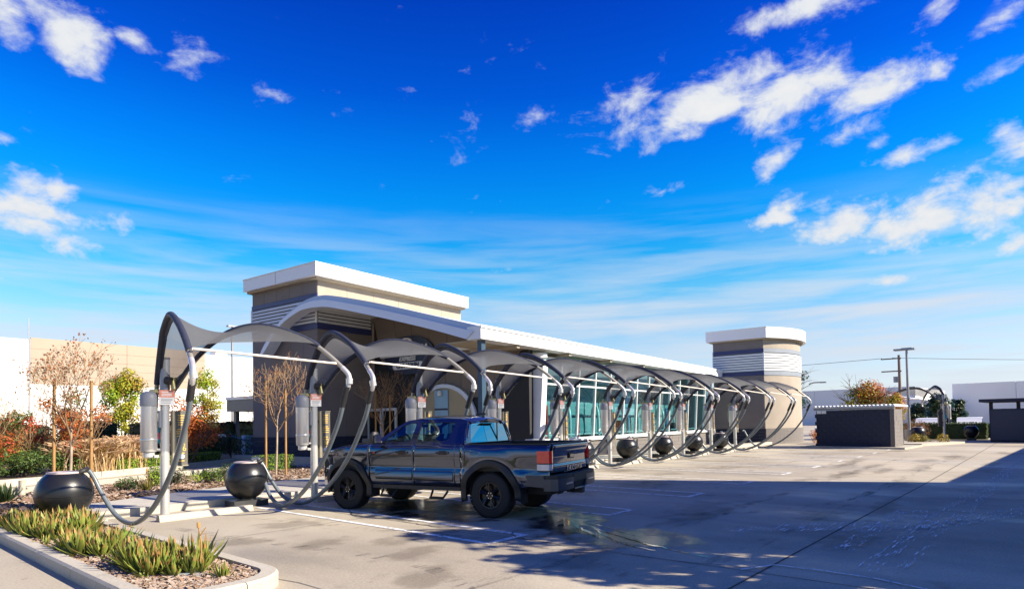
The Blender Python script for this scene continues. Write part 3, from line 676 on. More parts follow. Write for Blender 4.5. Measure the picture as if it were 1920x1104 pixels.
# --- brown end wall in the recess, panel by panel
WX = 19.8
bp('end_wall', MB().extrude([(WX+.03, y, z) for y, z in [(13.4, 0), (13.4, 4.75), (15.2, 5.2), (18, 5.95), (20.4, 6.5), (22.15, 6.5), (22.15, 0)]], (.27, 0, 0)), M['dark'])
def brown(poly): return bp('brown_panel', MB().extrude([(WX+rc.uniform(-.003, .003), y, z) for y, z in poly], (.028, 0, 0)), M['stucco_brown'])
fan_c = (18.3, -9.0)
def fan_y(t, z): return fan_c[0]+t*(z-fan_c[1])
ts = [-.335, -.26, -.19, -.12, -.05, .02, .09, .16, .245]
for i in range(8):
    for z0, z1 in ((2.75, 4.4), (4.41, 6.9)):
        a, b = ts[i]+.0007, ts[i+1]-.0007
        if z0 < 3 and i > 5: continue
        def top_(y): return interp(y, [p[0] for p in TOPC[::-1]], [p[1] for p in TOPC[::-1]])-.25
        P = [(max(13.4, min(22.14, fan_y(a, z0))), z0), (max(13.4, min(22.14, fan_y(b, z0))), z0), (max(13.4, min(22.14, fan_y(b, z1))), z1), (max(13.4, min(22.14, fan_y(a, z1))), z1)]
        if z0 > 3:
            P = [P[0], P[1], (P[2][0], top_(P[2][0])), (P[3][0], top_(P[3][0]))]
        if P[1][0]-P[0][0] > .05 or P[2][0]-P[3][0] > .05: brown(P)
# arched portal with pale rim, beige inner wall and blue door
pc, pr_ = 17.75, 1.75
arc = [(pc+pr_*math.cos(PI*i/18)*(1.0 if i < 9 else 1.05), 1.75+pr_*.92*math.sin(PI*i/18)) for i in range(19)]
arc2 = [(pc+(y-pc)*.90, 1.75+(z-1.75)*.90) for y, z in arc]
rim_ = MB(); va = [Vector((0, y, z)) for y, z in [(arc[0][0], .1)]+arc+[(arc[-1][0], .1)]]; vb = [Vector((0, y, z)) for y, z in [(arc2[0][0], .1)]+arc2+[(arc2[-1][0], .1)]]
bp('portal_rim', ribbon(va, vb, WX-.14, WX-.02), M['arch_face'], 40)
bp('portal_wall', MB().extrude([(WX-.06, y, z) for y, z in [(arc2[0][0], .1)]+arc2+[(arc2[-1][0], .1)]], (.02, 0, 0)), M['beige_wall'])
dr = bp('blue_door', MB().box(WX-.13, WX-.07, 17.45, 18.2, .15, 3.1), M['blue_door'])
bp('door_rail', MB().box(WX-.145, WX-.131, 17.45, 18.2, 2.25, 2.33), M['navy_panel'], parent=bld)
bp('door_lamp', MB().lathe([(.02, 0), (.10, .02), (.10, .16), (.05, .22)], (WX-.2, 17.85, 2.85), 12), M['white_metal'], 40)
bp('dark_opening', MB().box(WX-.02, WX+.005, 19.75, 22.1, .1, 2.74), M['dark'])
# glass entrance doors beside the tower
for y in (20.25, 21.2):
    d = bp('glass_door', MB().box(WX-.42, WX-.40, y+.07, y+.83, .2, 2.3), M['glass_door'])
    f = MB()
    for a, b, c, e in ((y, y+.07, .15, 2.42), (y+.83, y+.90, .15, 2.42)): f.box(WX-.46, WX-.36, a, b, c, e)
    f.box(WX-.455, WX-.365, y+.072, y+.828, 2.3, 2.42); f.box(WX-.455, WX-.365, y+.072, y+.828, .15, .28)
    bp('door_frame', f, M['frame'])
    bp('door_handle', MB().tube([(WX-.5, y+.14, .95), (WX-.54, y+.14, 1.0), (WX-.54, y+.14, 1.3), (WX-.5, y+.14, 1.35)], .014, 6), M['chrome'], 60)
bp('entry_lamp', MB().lathe([(.03, -.1), (.09, -.05), (.09, .05), (.03, .1)], (TX+2.9, TY-.12, 3.3), 12), M['white_metal'], 40)
bp('corner_trim', MB().box(WX-.06, WX-.001, 22.09, 22.17, .2, 6.4), M['stucco_tan'])
# steel column under the corner, navy wing wall, leaning pier
bp('steel_column', MB().box(16.25, 16.47, 12.88, 13.06, .0, 4.468), M['steel_col'])
NX = 20.55
bp('navy_wing_wall', MB().extrude([(NX, y, z) for y, z in [(13.75, .1), (13.75, 3.9), (14.3, 3.86), (15.2, 3.6), (16.6, 2.45), (16.6, .1)]], (.2, 0, 0)), M['navy_panel'])
for z in (1.55, 2.75): bp('wing_wall_rail', MB().box(NX-.03, NX-.002, 13.9, 16.5, z, z+.035), M['steel_col'])
def lean(x, z): return x+.10*z*.62
def canty(z, y0=13.62): return y0-.045*z
def leanbar(name, x, z0, z1, w, d, m, y0=13.62):
    mb = MB(); vs = []
    for z in (z0, z1):
        X, Y = x+.045*z, canty(z, y0); vs += [(X-w/2, Y-d/2, z), (X+w/2, Y-d/2, z), (X+w/2, Y+d/2, z), (X-w/2, Y+d/2, z)]
    mb.add(vs, [(0, 3, 2, 1), (4, 5, 6, 7), (0, 1, 5, 4), (1, 2, 6, 5), (2, 3, 7, 6), (3, 0, 4, 7)]); return bp(name, mb, m)
leanbar('leaning_pier', 20.18, .2, 4.1, .34, .62, M['white_metal'], 13.45)
bp('pier_cap', MB().lathe([(.34, 0), (.34, .16)], (20.4, 13.3, 4.2), 16), M['white_metal'], 40)
bp('pier_foot', MB().lathe([(.42, 0), (.42, .12), (.3, .14)], (20.2, 13.44, .9), 16), M['white_metal'], 40)
# --- glass hall: block sill, canted curtain wall, interior
for r_ in range(4):
    for c in range(54):
        x = 20.6+.4*c+(.2 if r_ % 2 else 0)
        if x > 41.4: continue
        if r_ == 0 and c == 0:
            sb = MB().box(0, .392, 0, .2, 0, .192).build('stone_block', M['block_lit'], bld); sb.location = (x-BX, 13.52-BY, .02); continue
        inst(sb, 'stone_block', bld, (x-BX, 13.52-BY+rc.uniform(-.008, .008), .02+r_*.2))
bp('window_sill', MB().box(20.4, 41.9, 13.42, 13.8, .825, .93), M['frame'])
xs = [20.62]+[20.62+1.52*i for i in range(1, 14)]+[41.6]
RAILS = (.95, 3.22, 4.28)
for i, x in enumerate(xs): leanbar('window_mullion', x, .931, 4.36, .075, .12, M['frame'])
for z in RAILS:
    mb = MB(); y = canty(z); mb.box(20.6, 41.75, y-.05, y+.05, z-.035, z+.035); bp('window_rail', mb, M['frame'])
for i in range(len(xs)-1):
    for z0, z1 in ((RAILS[0], RAILS[1]), (RAILS[1], RAILS[2])):
        a, b = xs[i]+.02, xs[i+1]-.02
        y0, y1 = canty(z0), canty(z1); dx0, dx1 = .045*z0, .045*z1; t = Vector((0, .012, 0))
        vs = [(a+dx0, y0, z0), (b+dx0, y0, z0), (b+dx1, y1, z1), (a+dx1, y1, z1)]
        vs += [(p[0], p[1]+.012, p[2]) for p in vs]
        bp('window_pane', MB().add(vs, [(0, 1, 2, 3), (7, 6, 5, 4), (0, 4, 5, 1), (1, 5, 6, 2), (2, 6, 7, 3), (3, 7, 4, 0)]), M['glass'])
bp('hall_back_wall', MB().box(20.8, 41.8, 15.35, 15.5, 0, 4.79), M['interior'])
bp('hall_floor', MB().box(20.8, 41.8, 13.85, 15.34, .02, .12), M['interior_floor'])
bp('hall_end_wall', MB().box(41.5, 41.9, 13.9, 15.34, 0, 4.79), M['interior'])
q = random.Random(12)
for i, (x, w_, h_) in enumerate(((21.0, .9, 1.35), (23.6, .7, .9), (26.4, 1.3, 1.1), (29.9, .8, 1.7), (33.2, 1.2, 1.0), (37.4, .9, 1.5))):
    bp('wash_machine', MB().box(x, x+w_, 14.35, 15.0, .12, h_*.6).box(x+.1, x+w_*.7, 14.45, 14.95, h_*.6, h_), mat('machine_maroon', (.14, .05, .045), .5) if i < 2 else M['dark'])
for i in range(7):                                       # wash equipment seen through the glass
    x = 21.6+2.75*i
    arch = [(x, 14.3, .12), (x, 14.25, 1.6), (x+.1, 14.35, 2.2), (x+.35, 14.6, 2.45), (x+.6, 14.9, 2.2), (x+.7, 14.95, 1.6), (x+.7, 14.95, .12)]
    bp('wash_arch', MB().tube(catmull(arch, 5), .07, 8), M['frame'] if i % 2 else M['white'], 60)
    if i in (0, 1, 3, 5):
        br = MB()
        for k in range(26):
            w = 2*PI*k/26; br.tube([(x+1.3, 14.6, .3+k % 2*.03), (x+1.3+.3*math.cos(w), 14.6+.3*math.sin(w), .9), (x+1.3+.40*math.cos(w), 14.6+.40*math.sin(w), .35+.02*(k % 5))], .05, 4)
        br.cyl((x+1.3, 14.6, .12), (x+1.3, 14.6, 2.4), .09, 10)
        bp('wash_brush', br, M['red'] if i < 2 else M['cabinet_blue'], 60)
bp('hall_rail', MB().tube([(21, 14.0, 1.1), (41, 14.0, 1.1)], .03, 6), M['frame'], 60)
# --- round ended far tower
CX0, CY0 = 42.0, 10.05
def arcpts(x0, x1, y, sag, n=18, ext=0):
    h = (x1-x0)/2; Rr = (h*h+sag*sag)/(2*sag); cx, cy = (x0+x1)/2, y-sag+Rr; a = math.asin(h/Rr)
    return [(cx+(Rr+ext)*math.sin(-a+2*a*i/n), cy-(Rr+ext)*math.cos(-a+2*a*i/n)) for i in range(n+1)]
AR = arcpts(CX0, 49.5, CY0, 1.4)
def dshape(ext):
    A = arcpts(CX0, 49.5, CY0, 1.4, 18, ext); A[0] = (CX0-ext, A[0][1]-.0); return [(CX0-ext, 13.3+ext), ]+[(CX0-ext, A[0][1])]+A[1:]+[(49.5+ext, 13.3+ext)]
def ring(ext, z0, z1, nm, m): return bp(nm, MB().prism(dshape(ext)[::1], z0, z1), m, 30)
ring(-.03, 0, 7.0, 'round_tower_wall', M['stucco_tan'])
ring(.0, 1.0, 4.44, 'wall_lower_skin', M['stucco_tan']); ring(.0, 6.20, 6.76, 'wall_upper_skin', M['stucco_tan'])
ring(.03, 4.45, 4.73, 'slate_band', M['slate_band']); ring(.03, 5.93, 6.19, 'slate_band', M['slate_band'])
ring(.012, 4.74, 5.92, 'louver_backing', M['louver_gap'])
ring(.36, 6.84, 7.50, 'parapet_fascia', M['white_metal']); ring(.39, 7.502, 7.535, 'fascia_cap', M['white_metal']); ring(.18, 6.765, 6.838, 'parapet_soffit', M['soffit'])
bp('navy_band', MB().box(CX0-.05, CX0-.032, 10.03, 13.25, 4.46, 4.72), M['navy_band']); bp('navy_band', MB().box(CX0-.05, CX0-.032, 10.03, 13.25, 5.94, 6.18), M['navy_band'])
bp('shaded_face', MB().box(CX0-.02, CX0-.003, 10.08, 13.28, 1.02, 4.44), M['stucco_shaded'])
bp('shaded_face', MB().box(CX0-.02, CX0-.003, 10.08, 13.28, 6.21, 6.755), M['stucco_shaded'])
for i in range(7):
    z = 4.76+i*.165
    bp('louver_slat', MB().prism(dshape(.045), z, z+.115), M['louver'], 30)
bp('louver_corner', MB().box(CX0-.075, CX0-.047, 10.0, 10.08, 4.74, 5.92), M['louver'])
bs1 = None
for r_ in range(5):                                      # split face base, curved side and flat side
    A = arcpts(CX0, 49.5, CY0, 1.4, 22, .03)
    for i in range(22):
        p, s_ = Vector(A[i]), Vector(A[i+1]); t = (s_-p); ln = t.length; an = math.atan2(t.y, t.x)
        if bs1 is None:
            bs1 = MB().box(.004, ln-.004, -.02, .04, 0, .192).build('stone_block', M['block_lit'], bld); o = bs1
        else: o = inst(bs1, 'stone_block', bld, (0, 0, 0))
        o.location = (p.x-BX, p.y-BY, .0+r_*.2); o.rotation_euler = (0, 0, an)
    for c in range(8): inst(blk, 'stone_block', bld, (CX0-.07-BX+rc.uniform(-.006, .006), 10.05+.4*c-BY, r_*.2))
bp('wall_lamp', MB().tube([(47.6, 8.4, 4.0), (47.6, 8.1, 4.1), (47.6, 7.6, 4.1)], .05, 6).box(47.4, 47.8, 7.3, 7.7, 4.05, 4.13), M['alu_dark'])
# --- oval wall sign (its own thing)
sg = empty('wall_sign', W(WX-.12, 19.75, 4.75), TH, 'navy oval wall sign with white lettering on the shaded brown wall under the arch', 'sign')
ov = [(1.55*math.cos(2*PI*i/40), .86*math.sin(2*PI*i/40)) for i in range(40)]
MB().extrude([(0, y, z) for y, z in ov], (.08, 0, 0)).build('sign_disc', M['navy_panel'], sg, 40)
SX, SY, SZ = Vector((0, -1, 0)), Vector((0, 0, 1)), Vector((-1, 0, 0))
text_obj('RAMONA', .56, 'sign_lettering', M['white'], sg, frame_mat((-.03, -.05, .20), SX, SY, SZ), .02, .012, .15)
text_obj('EXPRESS', .27, 'sign_lettering', M['white'], sg, frame_mat((-.03, .05, -.17), SX, SY, SZ), .02, .006, .2)
pl = [( .95*sx*(1 if True else 1)+(.14*math.cos(a)*1), .14*math.sin(a)) for sx, a0 in ((1, -PI/2), (-1, PI/2)) for a in [a0+PI*i/8 for i in range(9)]]
MB().extrude([(-.07, y*.86, z-.47) for y, z in [(y, z*1.05) for y, z in pl]], (.06, 0, 0)).build('sign_plaque', M['white'], sg, 40)
text_obj('CAR WASH', .27, 'sign_lettering', M['navy_panel'], sg, frame_mat((-.085, 0, -.47), SX, SY, SZ), .01, .012, .15)
MB().extrude([(-.05, .12+y*.24, .60+z*.2) for y, z in ov], (.05, 0, 0)).build('sign_crest', M['white'], sg, 40)
MB().extrude([(-.07, .12+y*.15, .61+z*.10) for y, z in ov], (.02, 0, 0)).build('sign_crest_spot', M['red'], sg, 40)
# --- pay canopy at the tower and the lane gate
pc_ = empty('pay_canopy', (18.70, 39.51, 0), TH, 'small slate blue flat canopy on a post left of the tower', 'canopy')
MB().box(-.35, 3.4, -4.2, .55, 2.68, 3.42).build('fascia', M['paycanopy'], pc_)
MB().box(-.40, 3.45, -4.25, .60, 3.422, 3.60).build('roof_edge', M['white_metal'], pc_)
MB().box(-.13, .13, -.13, .13, 0, 2.679).build('post', M['paycanopy'], pc_)
gt = empty('barrier_gate', (15.5, 31.6, 0), R(5), 'red and white striped barrier arm on a blue cabinet by the tower base', 'gate')
MB().box(-.2, .2, -.2, .2, 0, 1.25).build('cabinet', M['cabinet_blue'], gt)
arm = MB().tube([(-.2, -.1, 1.0), (-.9, .1, 1.25)], .06, 6).build('pivot_arm', M['cabinet_blue'], gt)
for i in range(9):
    MB().box(-.9-.21*(i+1)+.003, -.9-.21*i-.003, .06, .12, 1.2, 1.34).build('arm_stripe', M['red'] if i % 3 == 0 else M['white'], gt)

# ------------------------------------------------------------------ vacuum stations
STX, STY = 4.66, 12.78
ARM_L = [(-.05, .28, 1.45), (-.06, .3, 2.05), (-.10, .06, 2.75), (-.23, -.48, 3.29), (-.29, -.73, 3.46), (-.43, -1.4, 3.63), (-.60, -2.2, 3.37), (-.73, -2.84, 3.0), (-.81, -3.22, 2.70)]
ARM_R = [(.10, -.03, 2.30), (.15, -.07, 2.42), (.35, -.47, 2.95), (.58, -.91, 3.33), (.75, -1.26, 3.50), (.97, -1.69, 3.56), (1.19, -2.11, 3.47), (1.46, -2.64, 3.24), (1.65, -3.0, 2.96), (1.77, -3.25, 2.72)]
BEND_L = [(-.81, -3.22, 2.70), (-.85, -3.38, 2.56), (-.855, -3.39, 2.42), (-.84, -3.3, 2.28)]
BEND_R = [(1.77, -3.25, 2.72), (1.83, -3.36, 2.58), (1.83, -3.36, 2.42), (1.80, -3.29, 2.24)]
HOSE_L = [(-.84, -3.3, 2.28), (-.82, -3.08, 1.80), (-.80, -2.5, 1.05), (-.79, -1.8, .47), (-.80, -1.15, .14), (-.83, -.65, .055), (-.90, -.22, .18), (-1.02, .05, .52), (-1.12, .2, .84), (-1.20, .26, .965), (-1.32, .27, .93)]
HOSE_R = [(1.80, -3.29, 2.24), (1.80, -3.05, 1.70), (1.81, -2.5, .98), (1.85, -1.8, .42), (1.90, -1.15, .13), (1.94, -.75, .06), (1.97, -.3, .2), (1.98, .0, .55), (2.0, .18, .88), (1.96, .25, 1.0), (1.84, .27, .97)]
HOSE_R_SWAY = [(1.80, -3.29, 2.24), (1.79, -3.08, 1.75), (1.76, -2.6, 1.05), (1.80, -2.0, .45), (1.92, -1.4, .10), (2.02, -.85, .045), (2.06, -.35, .16), (2.05, .0, .5), (2.04, .18, .85), (1.98, .25, .99), (1.84, .27, .97)]
def param(C, t):
    i = min(int(t*(len(C)-1)), len(C)-2); f = t*(len(C)-1)-i; return C[i].lerp(C[i+1], f)
def make_station():
    root = empty('vacuum_station', (STX, STY, 0))
    def P(nm, mb, m, sm=50, par=None): return mb.build(nm, m, par or root, sm)
    P('post', MB().cyl((0, 0, 0), (0, 0, 2.72), .081, 18), M['alu'])
    P('base_plate', MB().box(-.16, .16, -.16, .16, .0, .018), M['alu'], None)
    P('post_sleeve', MB().cyl((0, .0, 2.42), (0, 0, 3.0), .088, 18), M['alu_dark'])
    P('post_cap', MB().cyl((0, 0, 3.0), (0, 0, 3.04), .093, 18), M['rubber'])
    bk = P('bracket', MB().obox((.12, -.09, 2.60), .26, .10, .11, .25).tube([(.1, -.1, 2.6), (.1, -.16, 2.42)], .045, 8).tube([(.2, -.12, 2.62), (.27, -.18, 2.7)], .05, 8), M['bracket'])
    P('motor', MB().cyl((-.02, -.10, 2.60), (.05, -.18, 2.58), .075, 12), M['rubber'], 50, bk)
    L = catmull(ARM_L, 6); Rr = catmull(ARM_R, 6)
    al = P('arm', MB().tube(L, .041, 10), M['arm_tube'], 60); ar = P('arm', MB().tube(Rr, .041, 10), M['arm_tube'], 60)
    P('arm_end', MB().tube(catmull(BEND_L, 4), .044, 10), M['arm_pale'], 60, al); P('arm_end', MB().tube(catmull(BEND_R, 4), .044, 10), M['arm_pale'], 60, ar)
    P('arm_collar', MB().cyl((-.845, -3.36, 2.50), (-.84, -3.38, 2.40), .062, 10), M['alu'], 60, al); P('arm_collar', MB().cyl((1.835, -3.37, 2.52), (1.835, -3.37, 2.42), .062, 10), M['alu'], 60, ar)
    P('arm_clamp', MB().obox((-.06, .16, 2.40), .22, .30, .07, 0), M['bracket'], None)
    # canopy: saddle of shade cloth between the two arms with concave free edges
    Lc, Rc = L[10:-3], Rr[6:-9]
    def surf(u, v):
        ed = .055*4*v*(1-v); uu = lerp(ed*.6, 1-ed*1.9, u)
        a, b = param(Lc, uu), param(Rc, uu); p = a.lerp(b, v); w = 4*v*(1-v)
        sag = .26*w*math.sin(PI*min(1, uu*.95+.02))
        return (p.x, p.y, p.z+.05-sag)
    can = P('canopy', MB().grid(surf, 26, 20, 0), M['fabric'], 80)
    # dark pocket hem wrapped round each covered arm
    P('canopy_hem', MB().tube([p+Vector((.0, 0, .01)) for p in Lc], .052, 10), M['sleeve_navy'], 60, can); P('canopy_hem', MB().tube([p+Vector((0, 0, .01)) for p in Rc], .048, 10), M['sleeve_navy'], 60, can)
    def flap(C, s):
        mb = MB(); vs = []
        for i, p in enumerate(C):
            t = (C[min(i+1, len(C)-1)]-C[max(i-1, 0)]).normalized(); n = Vector((0, t.z, -t.y)); n = n if n.z < 0 else -n; n = Vector((0, t.z, -t.y)) if Vector((0, t.z, -t.y)).z < 0 else Vector((0, -t.z, t.y))
            w = .11*math.sin(PI*i/(len(C)-1))**.6; vs += [p, p+n.normalized()*w+Vector((s*.05, 0, 0))]
        k = len(C); vs += [v+Vector((.008, 0, 0)) for v in vs]
        fs = []
        for i in range(k-1): fs += [(2*i, 2*i+1, 2*i+3, 2*i+2), (2*k+2*i, 2*k+2*i+2, 2*k+2*i+3, 2*k+2*i+1)]
        return mb.add(vs, fs)
    P('canopy_flap', flap(Lc, 1), M['sleeve_navy'], 60, can); P('canopy_flap', flap(Rc, -1), M['sleeve_navy'], 60, can)
    P('crossbar', MB().tube([(-.77, -3.20, 2.86), (1.69, -3.18, 2.79)], .020, 8).tube([(-.77, -3.2, 2.86), (-.77, -3.06, 2.84)], .02, 6).tube([(1.69, -3.18, 2.79), (1.69, -3.06, 2.87)], .02, 6), M['crossbar'], 60)
    # vacuum canister
    cn = P('canister', MB().lathe([(.10, 1.235), (.132, 1.25), (.142, 1.27), (.142, 2.13)], (-.262, .05, 0), 22), M['canister'], 35)
    P('canister_cap', MB().lathe([(.150, 2.105), (.154, 2.12), (.154, 2.24), (.145, 2.31), (.11, 2.36), (.05, 2.385), (.004, 2.39)], (-.262, .05, 0), 22), M['cap'], 40, cn)
    P('canister_base', MB().lathe([(.05, 1.13), (.10, 1.15), (.10, 1.233)], (-.262, .05, 0), 16).obox((-.17, -.02, 1.16), .08, .12, .05), M['canister'], 40, cn)
    P('canister_strap', MB().lathe([(.146, 1.45), (.149, 1.455), (.149, 1.49), (.146, 1.495)], (-.262, .05, 0), 20), M['alu'], 40, cn)
    for z in (1.28, 2.0): P('canister_arm', MB().tube([(-.13, .02, z), (0, 0, z)], .028, 6), M['alu'], 40, cn)
    P('canister_hose', MB().tube(catmull([(-.05, .28, 1.50), (-.05, .24, 1.30), (-.09, .16, 1.22), (-.16, .1, 1.26)], 5), .052, 8), M['rubber'], 60, cn)
    P('canister_valve', MB().cyl((-.10, -.04, 1.70), (-.10, -.04, 2.02), .035, 8), M['alu_dark'], 50, cn)
    # small warning plate, faded red header over white
    sp = P('sign_plate', MB().box(-.135, .135, -.095, -.085, 2.13, 2.41), M['white'], None)
    P('sign_header', MB().box(-.136, .136, -.099, -.0952, 2.275, 2.411), M['pink_sign'], None, sp)
    ln = MB()
    for z, a, b in ((2.375, -.10, .10), (2.34, -.09, .08), (2.31, -.10, .09)): ln.box(a, b, -.101, -.0992, z-.008, z+.008)
    P('sign_text', ln, M['white'], None, sp)
    l2 = MB()
    for z in (2.245, 2.22, 2.195, 2.165): l2.box(-.105, .10-.03*(z < 2.2), -.097, -.0952, z-.005, z+.005)
    P('sign_text', l2, M['slate_band'], None, sp)
    # round token disc
    d = P('disc', MB().lathe([(.165, 0), (.165, .02)], (0, 0, 0), 28), M['teal'], 40); d.rotation_euler = (R(90), 0, R(-12)); d.location = (-.13, .10, 1.56)
    P('disc_picture', MB().lathe([(.085, .0205), (.085, .024)], (.0, -.02, 0), 18), M['disc_pink'], 40, d); P('disc_edge', MB().extrude([(.165*math.cos(t), .165*math.sin(t), .0202) for t in [-1.0+.1*i for i in range(21)]], (0, 0, .003)), M['blue_dark'], None, d)
    P('disc_text', MB().box(-.10, .03, .06, .075, .0202, .024).box(-.09, .03, .095, .105, .0202, .024).box(-.02, .02, -.02, .02, .0241, .027), M['white'], None, d)
    # menu board
    mbd = empty('menu_board', (.27, -.02, 0), R(6)); mbd.parent = root
    P('board', MB().box(-.13, .13, -.03, .03, .97, 2.01), M['menu'], None, mbd)
    P('board_edge', MB().box(-.165, -.131, -.045, .045, .95, 2.02).box(-.130, .135, -.045, .045, 2.011, 2.02).box(-.13, .135, -.045, .045, .95, .969), M['menu_side'], None, mbd)
    g = MB(); qz = random.Random(4)
    for z in (1.93, 1.885, 1.84, 1.795, 1.75, 1.66, 1.62, 1.58, 1.53, 1.42, 1.37, 1.20, 1.05): w = qz.uniform(.055, .095); g.box(-w, w, -.034, -.0305, z-.010, z+.010)
    P('board_text', g, M['gold'], None, mbd)
    text_obj('$6', .16, 'board_price', M['gold'], mbd, frame_mat((.02, -.032, 1.29), Vector((1, 0, 0)), Vector((0, 0, 1)), Vector((0, -1, 0))), .002)
    P('board_logo', MB().extrude([(.07*math.cos(t), -.0305, 1.135+.045*math.sin(t)) for t in [2*PI*i/16 for i in range(16)]], (0, -.004, 0)), M['white'], None, mbd)
    P('board_mount', MB().tube([(.02, 0, 1.78), (.14, 0, 1.78)], .035, 8).tube([(.02, 0, 1.2), (.14, 0, 1.2)], .035, 8), M['rubber'], 50)
    for i, (H, c) in enumerate(((HOSE_L, (-.845, -3.33, 2.32)), (HOSE_R, (1.805, -3.31, 2.29)))):
        hp = catmull(H, 9)
        h = P('vacuum_hose', MB().tube(hp, [.042 if j < 40 else .039 for j in range(len(hp))], 10), M['hose'], 60)
        b = Vector(H[1]); a = Vector(H[0]); P('hose_cuff', MB().cyl(a+(a-b)*.25, a+(b-a)*.42, .055, 10), M['rubber'], 50, h)
    return root
ORD = ['nearest, beside the planter island', 'second from the left, in front of the truck', 'third from the left, rising behind the truck cab', 'fourth from the left, before the navy wing wall', 'fifth from the left, just right of the leaning pier', 'sixth from the left, before the glass hall',
       'seventh from the left, before the glass hall', 'eighth from the left, before the glass hall', 'ninth from the left, near the round tower', 'tenth and farthest of the row, beside the round tower']
st0 = make_station()
tag(st0, 'vacuum post with grey arched canopy, '+ORD[0], 'vacuum station', 'vacuum stations along the kerb')
STN = [st0]
def make_ball():
    root = empty('hose_ball', (0, 0, 0))
    prof = [(.435*math.sin(t), .565-.435*math.cos(t)) for t in [.35+.095*i for i in range(26)] if .565-.435*math.cos(t) < .905]
    prof = prof+[(.265, .912), (.25, .915)]
    root_ = MB().lathe(prof, (0, 0, 0), 40).build('shell', M['ball'], root, 40)
    MB().lathe([(.434, .53), (.441, .535), (.441, .55), (.434, .555)], (0, 0, 0), 40).build('seam', M['ball'], root, 50)
    MB().lathe([(.24, .913), (.262, .915), (.262, .94), (.23, .945), (.22, .92)], (0, 0, 0), 28).build('rim', M['ball_rim'], root, 50)
    MB().tube(catmull([(.05, -.1, .86), (.2, -.22, .95), (.33, -.06, .97)], 4), .04, 8).build('nozzle', M['rubber'], root, 60)
    MB().box(-.36, .36, -.25, .25, 0, .135).build('pedestal', M['pad'], root)
    MB().box(-.14, .14, -.14, .14, .1352, .20).build('neck', M['pad'], root)
    return root
def make_stop():
    mb = MB(); P = [(-.09, 0), (.09, 0), (.06, .115), (-.06, .115)]
    mb.extrude([(-.87, y, z) for y, z in P], (1.74, 0, 0)); return mb.build('wheel_stop', M['kerb'])
b0 = make_ball(); b0.location = (3.10, 12.95, .02); b0.rotation_euler = (0, 0, R(8))
tag(b0, 'black hose ball at the left edge behind the aloes, single grey hose', 'hose ball', 'black hose balls on pedestals')
w0 = make_stop(); w0.location = (5.2, 12.2, 0); tag(w0, 'white concrete wheel stop in front of the nearest vacuum post', 'wheel stop', 'wheel stops along the row')
BL = ['second black hose ball from the left, in front of the truck nose', 'third black hose ball from the left, hidden behind the truck', 'fourth black hose ball from the left, behind the truck bed', 'black hose ball just past the truck tailgate, fifth of the row', 'sixth black hose ball from the left, below the glass hall', 'seventh black hose ball from the left, below the glass hall',
      'eighth black hose ball from the left, below the glass hall', 'ninth black hose ball from the left, near the round tower', 'last black hose ball of the row, beside the round tower']
WL = ['under the truck nose', 'third from the left behind the truck', 'fourth from the left behind the truck', 'fifth from the left right of the truck', 'sixth from the left', 'seventh from the left', 'eighth from the left', 'ninth from the left', 'farthest from the camera']
for k in range(1, 10):
    s = copy_tree(st0); s.location = (STX+PITCHX*k, STY, 0); s['label'] = 'vacuum post with grey arched canopy, '+ORD[k]; STN.append(s)
    b = copy_tree(b0); b.location = (STX-1.46+PITCHX*k+(.02 if k > 1 else 0), 13.05, 0); b.rotation_euler = (0, 0, R(rc.uniform(-6, 6))); b['label'] = BL[k-1]
    w = copy_tree(w0); w.location = (5.2+PITCHX*k, 12.2+rc.uniform(-.04, .04), 0); w.rotation_euler = (0, 0, R(rc.uniform(-1.5, 1.5))); w['label'] = 'white concrete wheel stop in the vacuum row, '+WL[k-1]
MB().box(3.12, 3.5, 12.05, 12.35, 0, .17).build('kerb_block', M['kerb'], kind='structure')

# ------------------------------------------------------------------ pickup truck (x right, y forward, origin under the rear axle)
tk = empty('pickup_truck', (8.98, 7.70, 0), R(13.0), 'dark slate four door pickup truck parked nose in at the second vacuum bay', 'pickup truck')
tk.scale = (1.02,)*3
HZ = [.44, .52, .58, .66, .78, .815, .84, .92, 1.06, 1.15, 1.21, 1.25, 1.275]; HX = [.84, .885, .915, .942, .942, .932, .912, .922, .944, .944, .930, .908, .880]
def hw(y, z):
    w = interp(z, HZ, HX)
    if y > 3.3: w *= interp(y, [3.3, 3.6, 3.9, 4.1], [1, .985, .90, .76])
    if y < -.7: w *= interp(y, [-1.2, -.7], [.975, 1])
    return w
ARC = ((0, .40, .505), (3.236, .40, .505))
def zb(y):
    b = .50
    for c, zc, r in ARC:
        if abs(y-c) < r: b = max(b, zc+math.sqrt(max(0, r*r-(y-c)**2)))
    if y < -.55: b = max(b, .50+.14*min(1, (-.55-y)/.5))
    if y > 3.75: b = max(b, .62)
    return b
def zt(y): return interp(y, [-1.2, -1.0, 2.62, 3.1, 3.5, 3.75, 3.95, 4.08], [1.275, 1.275, 1.275, 1.255, 1.20, 1.13, 1.02, .92])
def ysamples(y0, y1, n=26):
    ys = [lerp(y0, y1, i/n) for i in range(n+1)]
    for c, zc, r in ARC:
        for k in range(17):
            y = c-r*math.cos(PI*k/16)
            if y0 < y < y1: ys.append(y)
    ys = sorted(ys); out = [ys[0]]
    for y in ys[1:]:
        if y-out[-1] > .006: out.append(y)
    out[-1] = y1; return out
